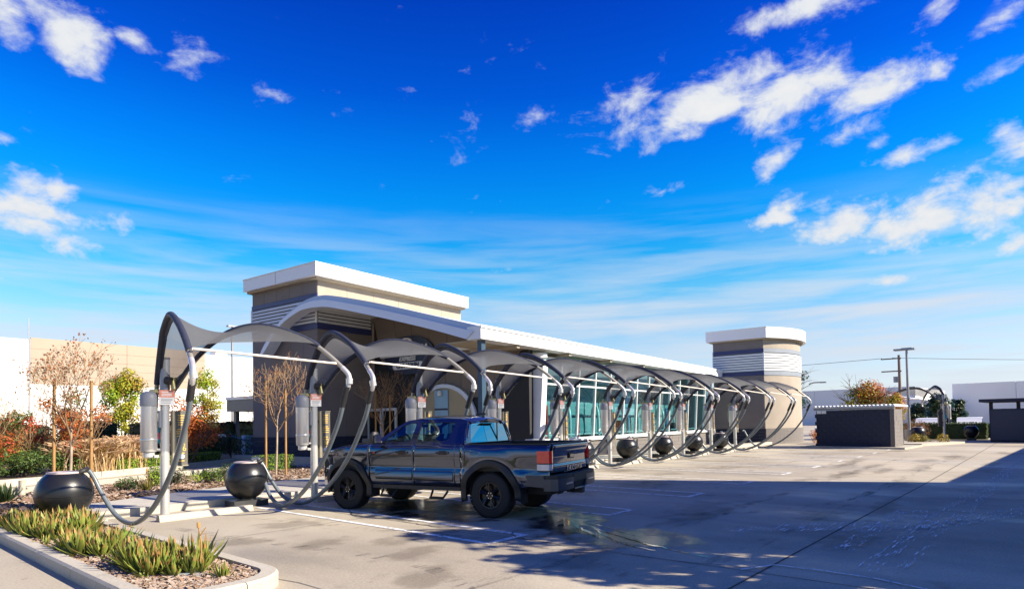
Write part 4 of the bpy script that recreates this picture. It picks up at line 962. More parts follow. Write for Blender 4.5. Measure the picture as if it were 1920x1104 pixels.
def side_panel(name, y0, y1, s, m, flare=0, top=None):
    ys = ysamples(y0, y1); rows = [0, .04, .1, .18, .27, .36, .43, .47, .51, .6, .7, .79, .87, .93, .97, 1]
    mb = MB(); vs = []
    for y in ys:
        b, t = zb(y), (top or zt(y))
        zs = sorted(lerp(b, t, q_) for q_ in rows)
        for z in zs:
            w = hw(y, z)
            if flare:
                d = math.hypot(y-0, z-.62)
                w += .022*max(0, 1-abs(math.hypot(y, (z-.42)*1.02)-.66)/.16)
            vs.append((s*w, y, z))
    n = len(rows); fs = [(i*n+j, (i+1)*n+j, (i+1)*n+j+1, i*n+j+1) for i in range(len(ys)-1) for j in range(n-1)]
    if s < 0: fs = [f[::-1] for f in fs]
    o = mb.add(vs, fs).build(name, m, tk, 50); md = o.modifiers.new('skin', 'SOLIDIFY'); md.thickness = .02; md.offset = -1; return o
PT = M['paint']
for s in (-1, 1):
    sd = 'left' if s < 0 else 'right'
    side_panel('bed_side', -1.14, .585, s, PT, 1)
    d1 = side_panel('rear_door', .715, 1.613, s, PT); d2 = side_panel('front_door', 1.627, 2.672, s, PT)
    side_panel('cab_corner', .598, .708, s, PT)
    side_panel('front_fender', 2.686, 4.05, s, PT)
    for d, y in ((d1, .83), (d2, 1.74)):
        MB().extrude([(s*.955, y, 1.115), (s*.955, y+.06, 1.09), (s*.955, y+.19, 1.09), (s*.955, y+.26, 1.115), (s*.955, y+.19, 1.16), (s*.955, y+.06, 1.16)], (-s*.022, 0, 0)).build('handle_cup', M['plastic'], d)
        MB().box(min(s*.956, s*.985), max(s*.956, s*.985), y+.01, y+.25, 1.112, 1.142).build('handle', M['plastic'], d)
    for d, y0, y1 in ((d1, .74, 1.60), (d2, 1.64, 2.50)):        # lower door moulding
        mb = MB(); P = [(.945, .62), (.962, .64), (.964, .76), (.945, .80), (.92, .80), (.92, .62)]
        mb.extrude([(s*x, y0, z) for x, z in P], (0, y1-y0, 0)).build('side_moulding', PT, d, 30)
    MB().extrude([(s*.885, .62, z) for z in (.44, .51)]+[(s*.80, .62, .51), (s*.80, .62, .44)], (0, 2.05, 0)).build('rocker_panel', M['plastic'], tk)
    for y in (.95, 2.1): MB().tube([(s*.80, y, .42), (s*.92, y+.03, .30), (s*.92, y+.30, .30), (s*.80, y+.33, .42)], .022, 6).box(min(s*.86, s*.98), max(s*.86, s*.98), y+.04, y+.29, .30, .325).build('side_step', M['plastic'], tk)
    for c, zc, r in ARC:                                # wheel arch flares
        A = []; t0, t1 = (R(-10), R(194)) if c > 1 else (R(-14), R(188))
        mb = MB(); vs = []; n = 26
        for i in range(n+1):
            t = lerp(t0, t1, i/n)
            for rr, out in ((.497, .0), (.497, .045), (.53, .052), (.590, .035), (.605, .0)):
                y, z = c+rr*math.cos(t), zc+rr*math.sin(t); vs.append((s*(hw(y, max(.5, z))+out-.002), y, z))
        fs = [(i*5+j, i*5+j+1, (i+1)*5+j+1, (i+1)*5+j) for i in range(n) for j in range(4)]
        if s > 0: fs = [f[::-1] for f in fs]
        o = mb.add(vs, fs).build('wheel_flare', M['plastic'], tk, 40); md = o.modifiers.new('skin', 'SOLIDIFY'); md.thickness = .012
        # liner
        lm = MB(); vs = []
        for i in range(17):
            t = PI*i/16*1.04-.06
            for x in (.50, .90): vs.append((s*x, c+.51*math.cos(t), zc+.51*math.sin(t)))
        lm.add(vs, [(2*i, 2*i+1, 2*i+3, 2*i+2) for i in range(16)])
        lm.box(min(s*.48, s*.51), max(s*.48, s*.51), c-.55, c+.55, .42, 1.0).build('wheel_well', M['dark'], tk)
        # wheel
        wh = empty('wheel', (s*.80, c, .392), 0); wh.parent = tk
        def lx(prof, nm, m, par, n=40, sm=35):
            mb = MB(); mb.lathe(prof, n=n); mb.v = [(z*s, x, y) for x, y, z in mb.v]
            if s < 0: mb.f = [f[::-1] for f in mb.f]
            return mb.build(nm, m, par, sm)
        lx([(.23, -.125), (.34, -.133), (.375, -.12), (.39, -.09), (.392, -.03), (.392, .03), (.39, .09), (.375, .12), (.34, .133), (.232, .128), (.222, .10), (.222, -.1)], 'tyre', M['tyre'], wh)
        rm = lx([(.05, -.06), (.21, -.08), (.223, -.10), (.226, .10), (.224, .124), (.21, .122), (.20, .05), (.05, .03)], 'rim', M['rim'], wh)
        sp = MB()
        for k in range(6):
            a = 2*PI*k/6+.3
            for da in (-.13, .13): sp.tube([(s*.085, .05*math.cos(a), .05*math.sin(a)), (s*.10, .13*math.cos(a+da*.4), .13*math.sin(a+da*.4)), (s*.105, .208*math.cos(a+da), .208*math.sin(a+da))], [.026, .022, .018], 6)
        sp.tube([(s*.05, 0, 0), (s*.115, 0, 0)], .062, 14).build('spoke', M['rim'], wh, 50)
        for k in range(6):
            a = 2*PI*k/6; MB().tube([(s*.10, .05*math.cos(a), .05*math.sin(a)), (s*.126, .05*math.cos(a), .05*math.sin(a))], .010, 6).build('wheel_nut', M['chrome'], wh)
        lt = MB()                                            # tread blocks
        for k in range(44):
            a = 2*PI*k/44
            for xx in (-.105, -.04, .03, .10):
                y, z = math.cos(a+.05*(xx > 0)), math.sin(a+.05*(xx > 0)); c1, c2 = Vector((0, y, z)), Vector((0, -z, y))
                p = c1*.390; e = c2*.021
                vs = [p-e+Vector((xx-.027, 0, 0)), p+e+Vector((xx-.027, 0, 0)), p+e+Vector((xx+.027, 0, 0)), p-e+Vector((xx+.027, 0, 0))]; vs += [v+c1*.010 for v in vs]
                lt.add(vs, [(4, 5, 6, 7), (0, 1, 5, 4), (1, 2, 6, 5), (2, 3, 7, 6), (3, 0, 4, 7)])
        lt.build('tread', M['tyre'], wh)
        MB().box(min(s*.66, s*.90), max(s*.66, s*.90), c-.60, c-.585, .26, .58).build('mud_flap', M['rubber'], tk)
    # cab side frame with two window openings
    def gx(z): return .878-.50*(z-1.275)
    outl = [(2.62, 1.277), (.565, 1.277), (.50, 1.40), (.52, 1.60), (.58, 1.695), (.70, 1.73), (1.70, 1.745), (1.92, 1.715), (2.12, 1.61)]
    h1 = [(2.40, 1.315), (1.735, 1.315), (1.70, 1.67), (1.84, 1.672), (2.03, 1.60)]; h2 = [(1.61, 1.315), (1.02, 1.318), (.90, 1.36), (.825, 1.64), (.85, 1.672), (1.59, 1.674)]
    mb = MB(); mb.extrude([(0, y, z) for y, z in outl], (-s*.03, 0, 0), 0, [[(0, y, z) for y, z in h] for h in (h1, h2)])
    mb.v = [(x+s*gx(z), y, z) for x, y, z in mb.v]; mb.build('side_frame', PT, tk, 30)
    for nm, h in (('front_door_window', h1), ('rear_door_window', h2)):
        mb = MB(); mb.extrude([(0, y, z) for y, z in h], (-s*.005, 0, 0)); mb.v = [(x+s*(gx(z)-.016), y, z) for x, y, z in mb.v]; mb.build(nm, M['cab_glass'], tk)
        mb = MB(); cy_ = sum(p[0] for p in h)/len(h); cz_ = sum(p[1] for p in h)/len(h)
        inn = [(lerp(p[0], cy_, .035), lerp(p[1], cz_, .06)) for p in h]
        mb.extrude([(0, y, z) for y, z in h], (-s*.006, 0, 0), 0, [[(0, y, z) for y, z in inn]]); mb.v = [(x+s*(gx(z)-.009), y, z) for x, y, z in mb.v]; mb.build('window_seal', M['rubber'], tk)
    # mirror
    mr = MB().lathe([(.03, -.12), (.085, -.10), (.10, -.02), (.095, .06), (.06, .115), (.01, .12)], (s*1.04, 2.44, 1.40), 14, 0, 1.15, .75).build('mirror', M['plastic'], tk, 50)
    MB().tube([(s*.90, 2.40, 1.31), (s*1.0, 2.44, 1.35)], .035, 8).build('mirror_arm', M['plastic'], mr, 60)
    MB().box(s*1.04-.085, s*1.04+.085, 2.355, 2.362, 1.31, 1.47).build('mirror_glass', M['chrome'], mr)
    # lamps
    tl = empty('tail_lamp', (0, 0, 0)); tl.parent = tk
    def lampbox(nm, z0, z1, m, x0=.70, ins=0):
        mb = MB(); P = []
        o = [(x0, -1.155), (.86, -1.165), (.925, -1.14), (.948, -1.08), (.952, -.93+ins), (.92, -.93+ins), (.91, -1.06), (x0, -1.10)]
        mb.extrude([(s*x, y, z0) for x, y in o], (0, 0, z1-z0)).build(nm, m, tl, 30)
    lampbox('lamp_lens', .965, 1.165, M['tail_red'], .80); lampbox('lamp_housing', .945, .9648, M['plastic'], .80); lampbox('reverse_lens', .845, .9448, M['tail_clear'], .80, -.0); lampbox('lamp_housing', .825, .8448, M['plastic'], .80)
    hl = MB(); hl.extrude([(s*.52, 3.98, .98), (s*.80, 3.80, .99), (s*.875, 3.62, 1.02), (s*.86, 3.60, 1.12), (s*.78, 3.74, 1.13), (s*.52, 3.93, 1.10)], (s*.015, .03, 0)).build('headlight', M['tail_clear'], tk, 30)
    MB().extrude([(s*.925, 3.50, 1.06), (s*.905, 3.62, 1.04), (s*.895, 3.62, 1.10), (s*.915, 3.52, 1.12)], (s*.012, 0, 0)).build('side_marker', M['amber'], tk)
    MB().box(min(s*.950, s*.956), max(s*.950, s*.956), 2.50, 2.66, 1.10, 1.135).build('fender_badge', M['plastic'], tk); MB().box(min(s*.9565, s*.959), max(s*.9565, s*.959), 2.51, 2.56, 1.107, 1.128).build('fender_badge', M['red'], tk)
MB().extrude([(-.951, .33, .99), (-.951, .50, .99), (-.951, .50, 1.15), (-.951, .33, 1.15)], (.004, 0, 0), 0, [[(-.951, .336, .996), (-.951, .494, .996), (-.951, .494, 1.144), (-.951, .336, 1.144)]]).build('fuel_door_gap', M['plastic'], tk)
# roof, windscreen, hood
RY = [.50, .545, .61, .75, 1.2, 1.6, 1.8, 1.93, 2.02]; RZ = [1.655, 1.69, 1.715, 1.735, 1.752, 1.745, 1.725, 1.70, 1.67]
MB().grid(lambda u, v: (lerp(-.655, .655, v), lerp(RY[0], RY[-1], u), interp(lerp(RY[0], RY[-1], u), RY, RZ)+.062*(1-(2*v-1)**2)-.01*(2*v-1)**8), 30, 20, flip=True).build('roof', PT, tk, 60)
MB().extrude([(-.025, .62, 1.795), (.025, .62, 1.795), (.02, .80, 1.80), (-.02, .80, 1.80)], (0, -.03, .045)).build('roof_antenna', M['plastic'], tk, 60)
MB().grid(lambda u, v: (lerp(-1, 1, v)*lerp(.645, .80, u), lerp(2.0, 2.72, u)+.10*(1-(2*v-1)**2)*u, lerp(1.70, 1.28, u)+.03*(1-(2*v-1)**2)), 10, 12, flip=True).build('windscreen', M['cab_glass'], tk, 60)
def hood(u, v):
    y = lerp(2.66, 4.0, u); x = lerp(-1, 1, v)*(hw(y, zt(y)-.01)-.02); return (x, y+.06*(1-(2*v-1)**2)*(u > .5), zt(y)+.006+.062*(1-(2*v-1)**4)*(1-u*.5))
MB().grid(hood, 24, 20, flip=True).build('hood', PT, tk, 60)
MB().extrude([(-.30, 2.98, 1.30), (.30, 2.98, 1.30), (.27, 3.42, 1.29), (-.27, 3.42, 1.29)], (0, .0, .075)).build('hood_scoop', M['plastic_sat'], tk, 30)
MB().box(-.72, .72, 2.60, 2.70, 1.27, 1.285).build('cowl', M['plastic'], tk)
MB().extrude([(-.62, 3.9, .62), (.62, 3.9, .62), (.62, 3.9, 1.05), (-.62, 3.9, 1.05)], (0, .12, 0)).build('grille', M['plastic'], tk)
for z in (.70, .80, .90): MB().box(-.55, .55, 4.021, 4.04, z, z+.03).build('grille_bar', M['plastic_sat'], tk)
MB().prism([(-.80, 3.70), (-.86, 3.8), (-.70, 4.06), (-.4, 4.16), (.4, 4.16), (.70, 4.06), (.86, 3.8), (.80, 3.70)], .44, .68).build('front_bumper', PT, tk, 30)
# cab rear wall and sliding rear window
def ry(z): return .435+.30*max(0, z-1.27)**1.2
ro = [(-.86, 1.0), (.86, 1.0), (.862, 1.29), (.845, 1.38), (.70, 1.665), (.60, 1.70), (0, 1.735), (-.60, 1.70), (-.70, 1.665), (-.845, 1.38), (-.862, 1.29)]
rh = [(-.70, 1.30), (.70, 1.30), (.735, 1.33), (.635, 1.615), (.58, 1.645), (0, 1.665), (-.58, 1.645), (-.635, 1.615), (-.735, 1.33)]
mb = MB(); mb.extrude([(x, 0, z) for x, z in ro], (0, .04, 0), 0, [[(x, 0, z) for x, z in rh]]); mb.v = [(x, y+ry(z)+.06*(abs(x)/.86)**3, z) for x, y, z in mb.v]; mb.build('cab_rear_wall', PT, tk, 40)
def clipx(poly, lo, hi):
    def cl(P, f, v):
        out = []
        for i in range(len(P)):
            a, b = P[i-1], P[i]; ia, ib = f(a[0]) , f(b[0])
            if ia != ib: t = (v-a[0])/(b[0]-a[0]); out.append((v, lerp(a[1], b[1], t)))
            if ib: out.append(b)
        return out
    return cl(cl(poly, lambda x: x >= lo, lo), lambda x: x <= hi, hi)
for lo, hi in ((-.8, -.205), (-.195, .195), (.205, .8)):
    mb = MB(); mb.extrude([(x, 0, z) for x, z in clipx(rh, lo, hi)], (0, .006, 0)); mb.v = [(x, y+ry(z)+.012+.06*(abs(x)/.86)**3, z) for x, y, z in mb.v]; mb.build('rear_window', M['rear_glass'], tk)
MB().box(-.22, .22, .42, .50, 1.655, 1.668).box(.192, .208, .45, .47, 1.31, 1.66).build('window_slider_frame', M['rubber'], tk)
MB().box(-.16, .16, .46, .50, 1.705, 1.728).build('brake_lamp', M['plastic'], tk)
# cab interior
MB().box(-.80, .80, .50, 2.6, .55, 1.0).build('cab_floor', M['seat'], tk)
MB().box(-.74, .74, 2.35, 2.66, 1.0, 1.27).build('dashboard', M['plastic'], tk)
for x in (-.38, .38):
    for y, nm in ((1.55, 'front_seat'), (.72, 'rear_seat')):
        MB().extrude([(x-.24, y, 1.0), (x-.24, y+.12, 1.0), (x-.24, y+.02, 1.45), (x-.24, y-.10, 1.45)], (.48, 0, 0)).box(x-.12, x+.12, y-.13, y-.02, 1.46, 1.62).box(x-.24, x+.24, y+.121, y+.5, 1.0, 1.08).build(nm, M['seat'], tk)
MB().tube([(-.38+.18*math.cos(t), 2.22+.05*math.sin(t), 1.30+.17*math.sin(t)) for t in [2*PI*i/24 for i in range(25)]], .016, 6).tube([(-.38, 2.22, 1.30), (-.38, 2.4, 1.22)], .03, 6).build('steering_wheel', M['plastic'], tk, 60)
MB().box(-.13, .13, 2.02, 2.05, 1.58, 1.64).build('inner_mirror', M['plastic'], tk)
# load bed
bd = MB(); bd.box(-.76, .76, -1.08, .38, .80, .83); bd.box(-.82, -.76, -1.08, .38, .80, 1.262); bd.box(.76, .82, -1.08, .38, .80, 1.262); bd.box(-.82, .82, .381, .42, .80, 1.262)
bd.build('bed_liner', M['plastic'], tk)
for s in (-1, 1): MB().extrude([(s*.76, -1.12, 1.263), (s*.76, .41, 1.263), (s*.885, .41, 1.268), (s*.885, -1.12, 1.268)], (0, 0, .022)).build('rail_cap', M['plastic'], tk)
MB().box(-.86, .86, .415, .432, .84, 1.275).build('bed_front_wall', PT, tk)
for s in (-1, 1): MB().tube([(s*.74, .2, 1.20), (s*.74, -.9, 1.20)], .014, 6).build('bed_rail', M['alu_dark'], tk, 60)
# tailgate
TZ = [.775, .80, .88, .915, .93, 1.06, 1.10, 1.13, 1.18, 1.205, 1.25, 1.268, 1.272]; TYY = [-1.10, -1.135, -1.145, -1.14, -1.128, -1.125, -1.135, -1.152, -1.158, -1.172, -1.176, -1.165, -1.13]
tg = MB().grid(lambda u, v: (lerp(-.79, .79, u), interp(lerp(.775, 1.272, v), TZ, TYY)-.015*(1-(2*u-1)**2), lerp(.775, 1.272, v)), 24, 40, flip=False).build('tailgate', PT, tk, 35)
md = tg.modifiers.new('skin', 'SOLIDIFY'); md.thickness = .05
MB().box(-.79, .79, -1.13, -1.06, 1.2725, 1.288).build('tailgate_cap', M['plastic'], tg)
MB().box(-.11, .11, -1.162, -1.14, 1.005, 1.10).build('tailgate_handle', M['plastic'], tg); MB().box(-.08, .08, -1.170, -1.1622, 1.02, 1.075).build('handle_flap', PT, tg)
text_obj('TACOMA', .115, 'tailgate_lettering', M['chrome'], tg, frame_mat((.12, -1.163, .835), Vector((1, 0, 0)), Vector((0, 0, 1)), Vector((0, -1, 0))), .004, 0, 0, 'CENTER', 1.75)
# rear bumper
bmp = empty('rear_bumper', (0, -1.15, 0)); bmp.parent = tk
for s in (-1, 1):
    P = [(.30, -.17), (.60, -.17), (.86, -.12), (.945, -.02), (.955, .10), (.90, .10), (.30, .02)]
    MB().prism([(s*x, y) for x, y in P][::(1 if s > 0 else -1)], .505, .70).build('corner_cap', M['plastic_sat'], bmp, 30)
    MB().prism([(s*x*.985, y*.94) for x, y in P][::(1 if s > 0 else -1)], .7005, .762).build('step_pad', M['plastic'], bmp, 30)
    MB().extrude([(s*.955, .10, .56), (s*.955, .10, .76), (s*.948, .42, .76), (s*.942, .50, .66), (s*.942, .48, .58)], (-s*.02, 0, 0)).build('side_wrap', M['plastic_sat'], bmp, 30)
    MB().box(s*.5-.14, s*.5+.14, -.185, -.1705, .60, .625).build('bumper_rib', M['chrome'], bmp)
MB().prism([(-.297, -.165), (.297, -.165), (.297, .0), (-.297, .0)], .62, .755).build('centre_step', M['plastic'], bmp)
MB().extrude([(-.295, -.12, .48), (.295, -.12, .48), (.295, -.14, .615), (-.295, -.14, .615)], (0, .05, 0)).build('plate_recess', M['dark'], bmp)
MB().tube([(-.28, -.17, .62), (-.25, -.15, .49), (.25, -.15, .49), (.28, -.17, .62)], .018, 6).build('plate_surround', M['plastic_sat'], bmp, 60)
MB().box(-.06, .06, -.22, .0, .40, .475).box(-.22, .22, -.06, .0, .42, .472).box(.16, .26, -.15, -.05, .40, .47).build('hitch_receiver', M['rubber'], tk).location = (0, -1.15, 0)
MB().box(-.55, .55, -1.0, 3.7, .40, .56).build('underbody', M['dark'], tk)
MB().tube([(-.8, 0, .39), (.8, 0, .39)], .06, 8).lathe([(.02, .22), (.15, .28), (.17, .40), (.12, .53), (.02, .55)], (0, 0, 0), 12).build('rear_axle', M['dark'], tk, 60)
MB().tube([(.45, -.2, .45), (.55, -.8, .44), (.62, -1.05, .44)], .035, 8).build('exhaust_pipe', M['alu_dark'], tk, 60)
MB().box(-.86, .86, 2.75, 3.9, .62, 1.10).build('engine_bay', M['dark'], tk)

# ------------------------------------------------------------------ plants
def leaf(mb, c, n, size, q, mi=0, asp=.55, roll=None):
    n = n.normalized(); a = n.orthogonal().normalized(); b = n.cross(a); t = q.uniform(0, 6.28) if roll is None else roll
    d = a*math.cos(t)+b*math.sin(t); e = n.cross(d); w = size*asp
    mb.add([c-d*size*.5, c+e*w*.5+n*size*.08, c+d*size*.5, c-e*w*.5+n*size*.08], [(0, 1, 2, 3)], mi)
def rnd_dir(q):
    z = q.uniform(-1, 1); t = q.uniform(0, 6.28); r = math.sqrt(1-z*z); return Vector((r*math.cos(t), r*math.sin(t), z))
def clump_crown(mb, lobes, n, size, q, nm, up=.5, shell=.55):
    """leaves spread over lobes (centre, radii); denser near each lobe's skin, several materials"""
    tot = sum(l[1][0]*l[1][1]+l[1][2]*l[1][0] for l in lobes)
    for c, r, *mi in lobes:
        k = int(n*(r[0]*r[1]+r[2]*r[0])/tot)
        for _ in range(k):
            d = rnd_dir(q); rr = lerp(shell, 1.06, q.random()**.6)
            p = Vector(c)+Vector((d.x*r[0], d.y*r[1], d.z*r[2]))*rr
            if p.z < .05: continue
            m = mi[0] if mi and q.random() < .8 else q.randrange(nm)
            leaf(mb, p, d+Vector((0, 0, up))+rnd_dir(q)*.7, size*q.uniform(.6, 1.3), q, m)
def grow(mb, p, d, ln, r, lv, q, tips, spread=.6, kids=3, n=5, lift=.25, shrink=.68, minr=.003, wob=.12):
    pts = [p]; rs = [r]; k = 4 if lv > 1 else 3; e = d.copy()
    for i in range(k):
        e = (e+rnd_dir(q)*wob+Vector((0, 0, lift*.12))).normalized(); pts.append(pts[-1]+e*ln/k); rs.append(max(minr, r*(1-.42*(i+1)/k)))
    mb.tube(pts, rs, max(3, n), 0, False)
    if lv <= 0: tips.append((pts[-1], e)); return
    for j in range(kids):
        f = q.uniform(.45, 1) if j else 1; i = min(int(f*k), k); b = pts[i]
        side = (e.orthogonal()*math.cos(2*PI*j/kids+q.uniform(-.6, .6))+e.cross(e.orthogonal())*math.sin(2*PI*j/kids+q.uniform(-.6, .6)))
        nd = (e+side.normalized()*spread*q.uniform(.6, 1.25)+Vector((0, 0, lift))).normalized()
        grow(mb, b, nd, ln*shrink*q.uniform(.8, 1.15), max(minr, rs[i]*.66), lv-1, q, tips, spread, kids, n-1, lift, shrink, minr, wob)
def bare_tree(name, loc, h, seed, label, stakes, cat='tree', grp='young bare street trees', trunk_h=1.4, twigs=3, leafn=0, lean=(0, 0), kids=3, lv=5, spread=.55, lift=.32, ln0=.62):
    q = random.Random(seed); root = empty(name, loc, 0, label, cat, grp)
    t = MB(); top = Vector((lean[0], lean[1], trunk_h)); t.tube(catmull([(0, 0, -.05), (lean[0]*.4+.02, lean[1]*.4, trunk_h*.5), top], 5), [.036-.0012*i for i in range(11)], 9)
    t.build('trunk', M['bark'], root, 60)
    c = MB(); tips = []
    for j in range(5):
        a = 2*PI*j/5+q.uniform(-.4, .4); d = Vector((math.cos(a)*.62, math.sin(a)*.62, 1)).normalized()
        grow(c, top-Vector((0, 0, .12*j)), d, ln0*(h-trunk_h)/1.75*q.uniform(.75, 1.1), .021, lv-1, q, tips, spread, kids, 5, lift, .70, .0045, .16)
    c.build('crown', M['twig'], root, 60)
    if leafn:
        s = MB(); q.shuffle(tips)
        for p, d in tips[:leafn]:
            for _ in range(q.choice((1, 2, 3))): leaf(s, p+rnd_dir(q)*.05, rnd_dir(q), q.uniform(.03, .075), q, q.randrange(2), .7)
        o = s.build('seed_heads', [M['seed'], M['lf_rust']], root); o['kind'] = 'stuff'
    for i, (dx, dy, sh) in enumerate(stakes):
        st = MB().tube([(0, 0, -.1), (0, 0, sh)], .034, 10).build('tree_stake', M['stake'], None, 50); st.location = (loc[0]+dx, loc[1]+dy, loc[2])
        tag(st, ('left' if i == 0 else 'right')+' wooden stake propping the '+{'a': 'leftmost bare young tree beside the nearest vacuum post', 'b': 'bare young tree in front of the square tower', 'c': 'bare young tree behind the truck cab'}[stake_key], 'tree stake', 'wooden tree stakes')
        MB().tube([(dx*.97, dy*.97, sh*.62), (dx*.3, dy*.3, sh*.57), (0, 0, sh*.60)], .010, 5).build('tree_tie', M['rubber'], root, 60)
    return root
stake_key = 'a'
bare_tree('bare_tree', (4.22, 17.25, .13), 3.75, 21, 'bare young tree with brown seed heads between two stakes, leftmost of the row', [(-.22, .32, 2.72), (.36, -.30, 2.70)], trunk_h=1.62, leafn=4200, lean=(.05, .02), spread=.66, lift=.22, ln0=.78)
stake_key = 'b'
bare_tree('bare_tree', (10.03, 18.55, .13), 3.95, 33, 'bare young tree with upright tan twigs in front of the square tower', [(-.27, .1, 3.0), (.29, -.1, 2.75)], trunk_h=1.85, leafn=120, spread=.85, lift=.26, lean=(.06, .0), ln0=.86)
stake_key = 'c'
bare_tree('bare_tree', (15.5, 20.2, .13), 4.0, 47, 'bare young tree with dense tan twigs behind the truck cab', [(-.27, .1, 2.9), (.29, -.1, 2.75)], trunk_h=1.6, leafn=100, spread=.80, lift=.30, ln0=.84)
def shrub(name, loc, lobes, n, size, mats, seed, label, cat='shrub', grp=None, stems=0, sh=1.0, up=.5, shell=.55, stem_m='bark_dark'):
    q = random.Random(seed); root = empty(name, loc, 0, label, cat, grp); mb = MB(); clump_crown(mb, lobes, n, size, q, len(mats), up, shell)
    o = mb.build('foliage', [M[m] for m in mats], root); o['kind'] = 'stuff'
    if stems:
        s = MB(); tips = []
        for j in range(stems):
            a = 2*PI*j/stems+q.uniform(-.5, .5); d = Vector((math.cos(a)*.55, math.sin(a)*.55, 1)).normalized(); grow(s, Vector((d.x*.1, d.y*.1, -.03)), d, sh*.5, .03, 3, q, tips, .5, 3, 5, .3, .7, .005)
        s.build('stems', M[stem_m], root, 60)
    return root
def tree(name, loc, h, r, n, size, mats, seed, label, grp='trees around the lot', lobes=None, trunk=.10, th=None, shell=.35):
    q = random.Random(seed); root = empty(name, loc, 0, label, 'tree', grp); t = MB(); tips = []; th = th or h*.35
    t.tube(catmull([(0, 0, -.1), (q.uniform(-.1, .1), 0, th*.6), (q.uniform(-.15, .15), 0, h*.8)], 5), [trunk*(1-.07*i) for i in range(11)], 8)
    for j in range(9):
        a = q.uniform(0, 6.28); z = lerp(th*.8, h*.75, j/8); grow(t, Vector((0, 0, z)), Vector((math.cos(a), math.sin(a), .6)).normalized(), r*.7, trunk*.4, 2, q, tips, .6, 3, 5, .2)
    t.build('trunk', M['bark_dark'], root, 60)
    if lobes is None:
        lobes = []
        for j in range(30):
            f = q.random(); z = lerp(th, h*.97, f); rr = r*math.sin(PI*min(.97, .12+.83*f))**.7; a = q.uniform(0, 6.28); d = rr*q.uniform(.15, .75); s = r*q.uniform(.28, .46)
            lobes.append(((d*math.cos(a), d*math.sin(a), z), (s, s, s*.9), q.randrange(len(mats))))
    mb = MB(); clump_crown(mb, lobes, n, size, q, len(mats), .4, shell); o = mb.build('crown', [M[m] for m in mats], root); o['kind'] = 'stuff'
    return root
# red-leaved shrubs at the left edge
q0 = random.Random(77)
for i, (x, y, h, w, ml, lab) in enumerate(((3.9, 26.3, 2.3, 1.2, ['lf_red', 'lf_rust', 'lf_green', 'lf_olive'], 'loose shrub with red, rust and green leaves at the left edge'), (5.6, 27.6, 2.7, 1.4, ['lf_rust', 'lf_olive', 'lf_orange', 'lf_green'], 'tall open shrub with rust and olive leaves before the white warehouse'),
                                            (7.1, 28.0, 2.2, 1.3, ['lf_orange', 'lf_rust', 'lf_red', 'lf_olive'], 'orange red shrub left of the bare tree stakes'))):
    lobes = [((q0.gauss(0, w*.55), q0.gauss(0, w*.5), q0.uniform(.5, h)), (q0.uniform(.25, .5),)*2+(q0.uniform(.2, .4),), q0.randrange(4)) for _ in range(17)]
    shrub('red_leaf_shrub', (x, y, .16), lobes, 4200, .10, ml, 50+i, lab, 'shrub', 'autumn coloured shrubs', 8, h*1.0, .3, .2, 'twig')
for i, (x, y, lab) in enumerate(((3.6, 25.2, 'dark green leafy shrub at the left edge below the red shrubs'), (5.0, 25.7, 'dark green leafy shrub in the middle of the low row left of the grass'), (6.3, 26.2, 'dark green leafy shrub next to the tan grass'))):
    lobes = [((q0.gauss(0, .4), q0.gauss(0, .35), q0.uniform(.25, .7)), (.4, .4, .3), q0.randrange(2)) for _ in range(9)]
    shrub('green_shrub', (x, y, .16), lobes, 2600, .09, ['lf_dkgreen', 'lf_green', 'lf_green'], 60+i, lab, 'shrub', 'dark green shrubs by the far kerb', 5, .6)
lobes = [((q0.gauss(0, .5), q0.gauss(0, .35), q0.uniform(.3, .8)), (.4, .4, .3), 0) for _ in range(7)]
shrub('yellow_shrub', (4.4, 26.9, .16), lobes, 900, .07, ['lf_gold', 'lf_yelgreen'], 65, 'yellow green shrub under the red leaves at the left', 'shrub', None, 4, .5)
def grass_clump(loc, r, h, n, mats, seed, label, plume=True):
    q = random.Random(seed); root = empty('ornamental_grass', loc, 0, label, 'ornamental grass', 'arching ornamental grasses'); mb = MB()
    for i in range(n):
        a = q.uniform(0, 6.28); b0_ = Vector((q.gauss(0, r*.28), q.gauss(0, r*.28), 0)); d = Vector((math.cos(a), math.sin(a), 0)); L_ = h*q.uniform(.7, 1.15); out = r*q.uniform(.15, .9); w = q.uniform(.011, .018)
        P = [b0_+d*(out*t**1.7)+Vector((0, 0, L_*(t-.30*t**3.2))) for t in (0, .25, .5, .75, 1)]
        sd = d.cross(Vector((0, 0, 1))).normalized(); vs = []
        pl_ = plume and q.random() < .5
        for k, p in enumerate(P):
            ww = w*(1.0, 1.1, 1, 1.2, .3)[k] if not pl_ else w*(.8, .8, 1.0, 2.6, 1.0)[k]
            vs += [p-sd*ww, p+sd*ww]
        m = q.randrange(len(mats)-1) if not pl_ else len(mats)-1
        mb.add(vs, [(2*k, 2*k+1, 2*k+3, 2*k+2) for k in range(4)], m)
        if pl_:
            up = Vector((0, 0, 1)); mb.add([P[3]-up*w*2, P[3]+up*w*2, P[4]+up*w*.5, P[4]-up*w*.5], [(0, 1, 2, 3)], m)
    o = mb.build('blades', [M[m] for m in mats], root); o['kind'] = 'stuff'
grass_clump((7.0, 25.95, .16), 1.05, 1.45, 2600, ['lf_tan', 'lf_gold', 'lf_tan', 'lf_plume'], 1, 'tan arching fountain grass behind the leftmost bare tree')
grass_clump((8.2, 26.9, .16), 1.1, 1.5, 2400, ['lf_tan', 'lf_rust', 'lf_tan', 'lf_plume'], 2, 'reddish tan fountain grass right of the stakes')
grass_clump((9.1, 28.4, .16), 1.0, 1.6, 1300, ['lf_purple', 'lf_rust', 'lf_tan', 'lf_plume'], 3, 'dark purple fountain grass behind the vacuum canister')
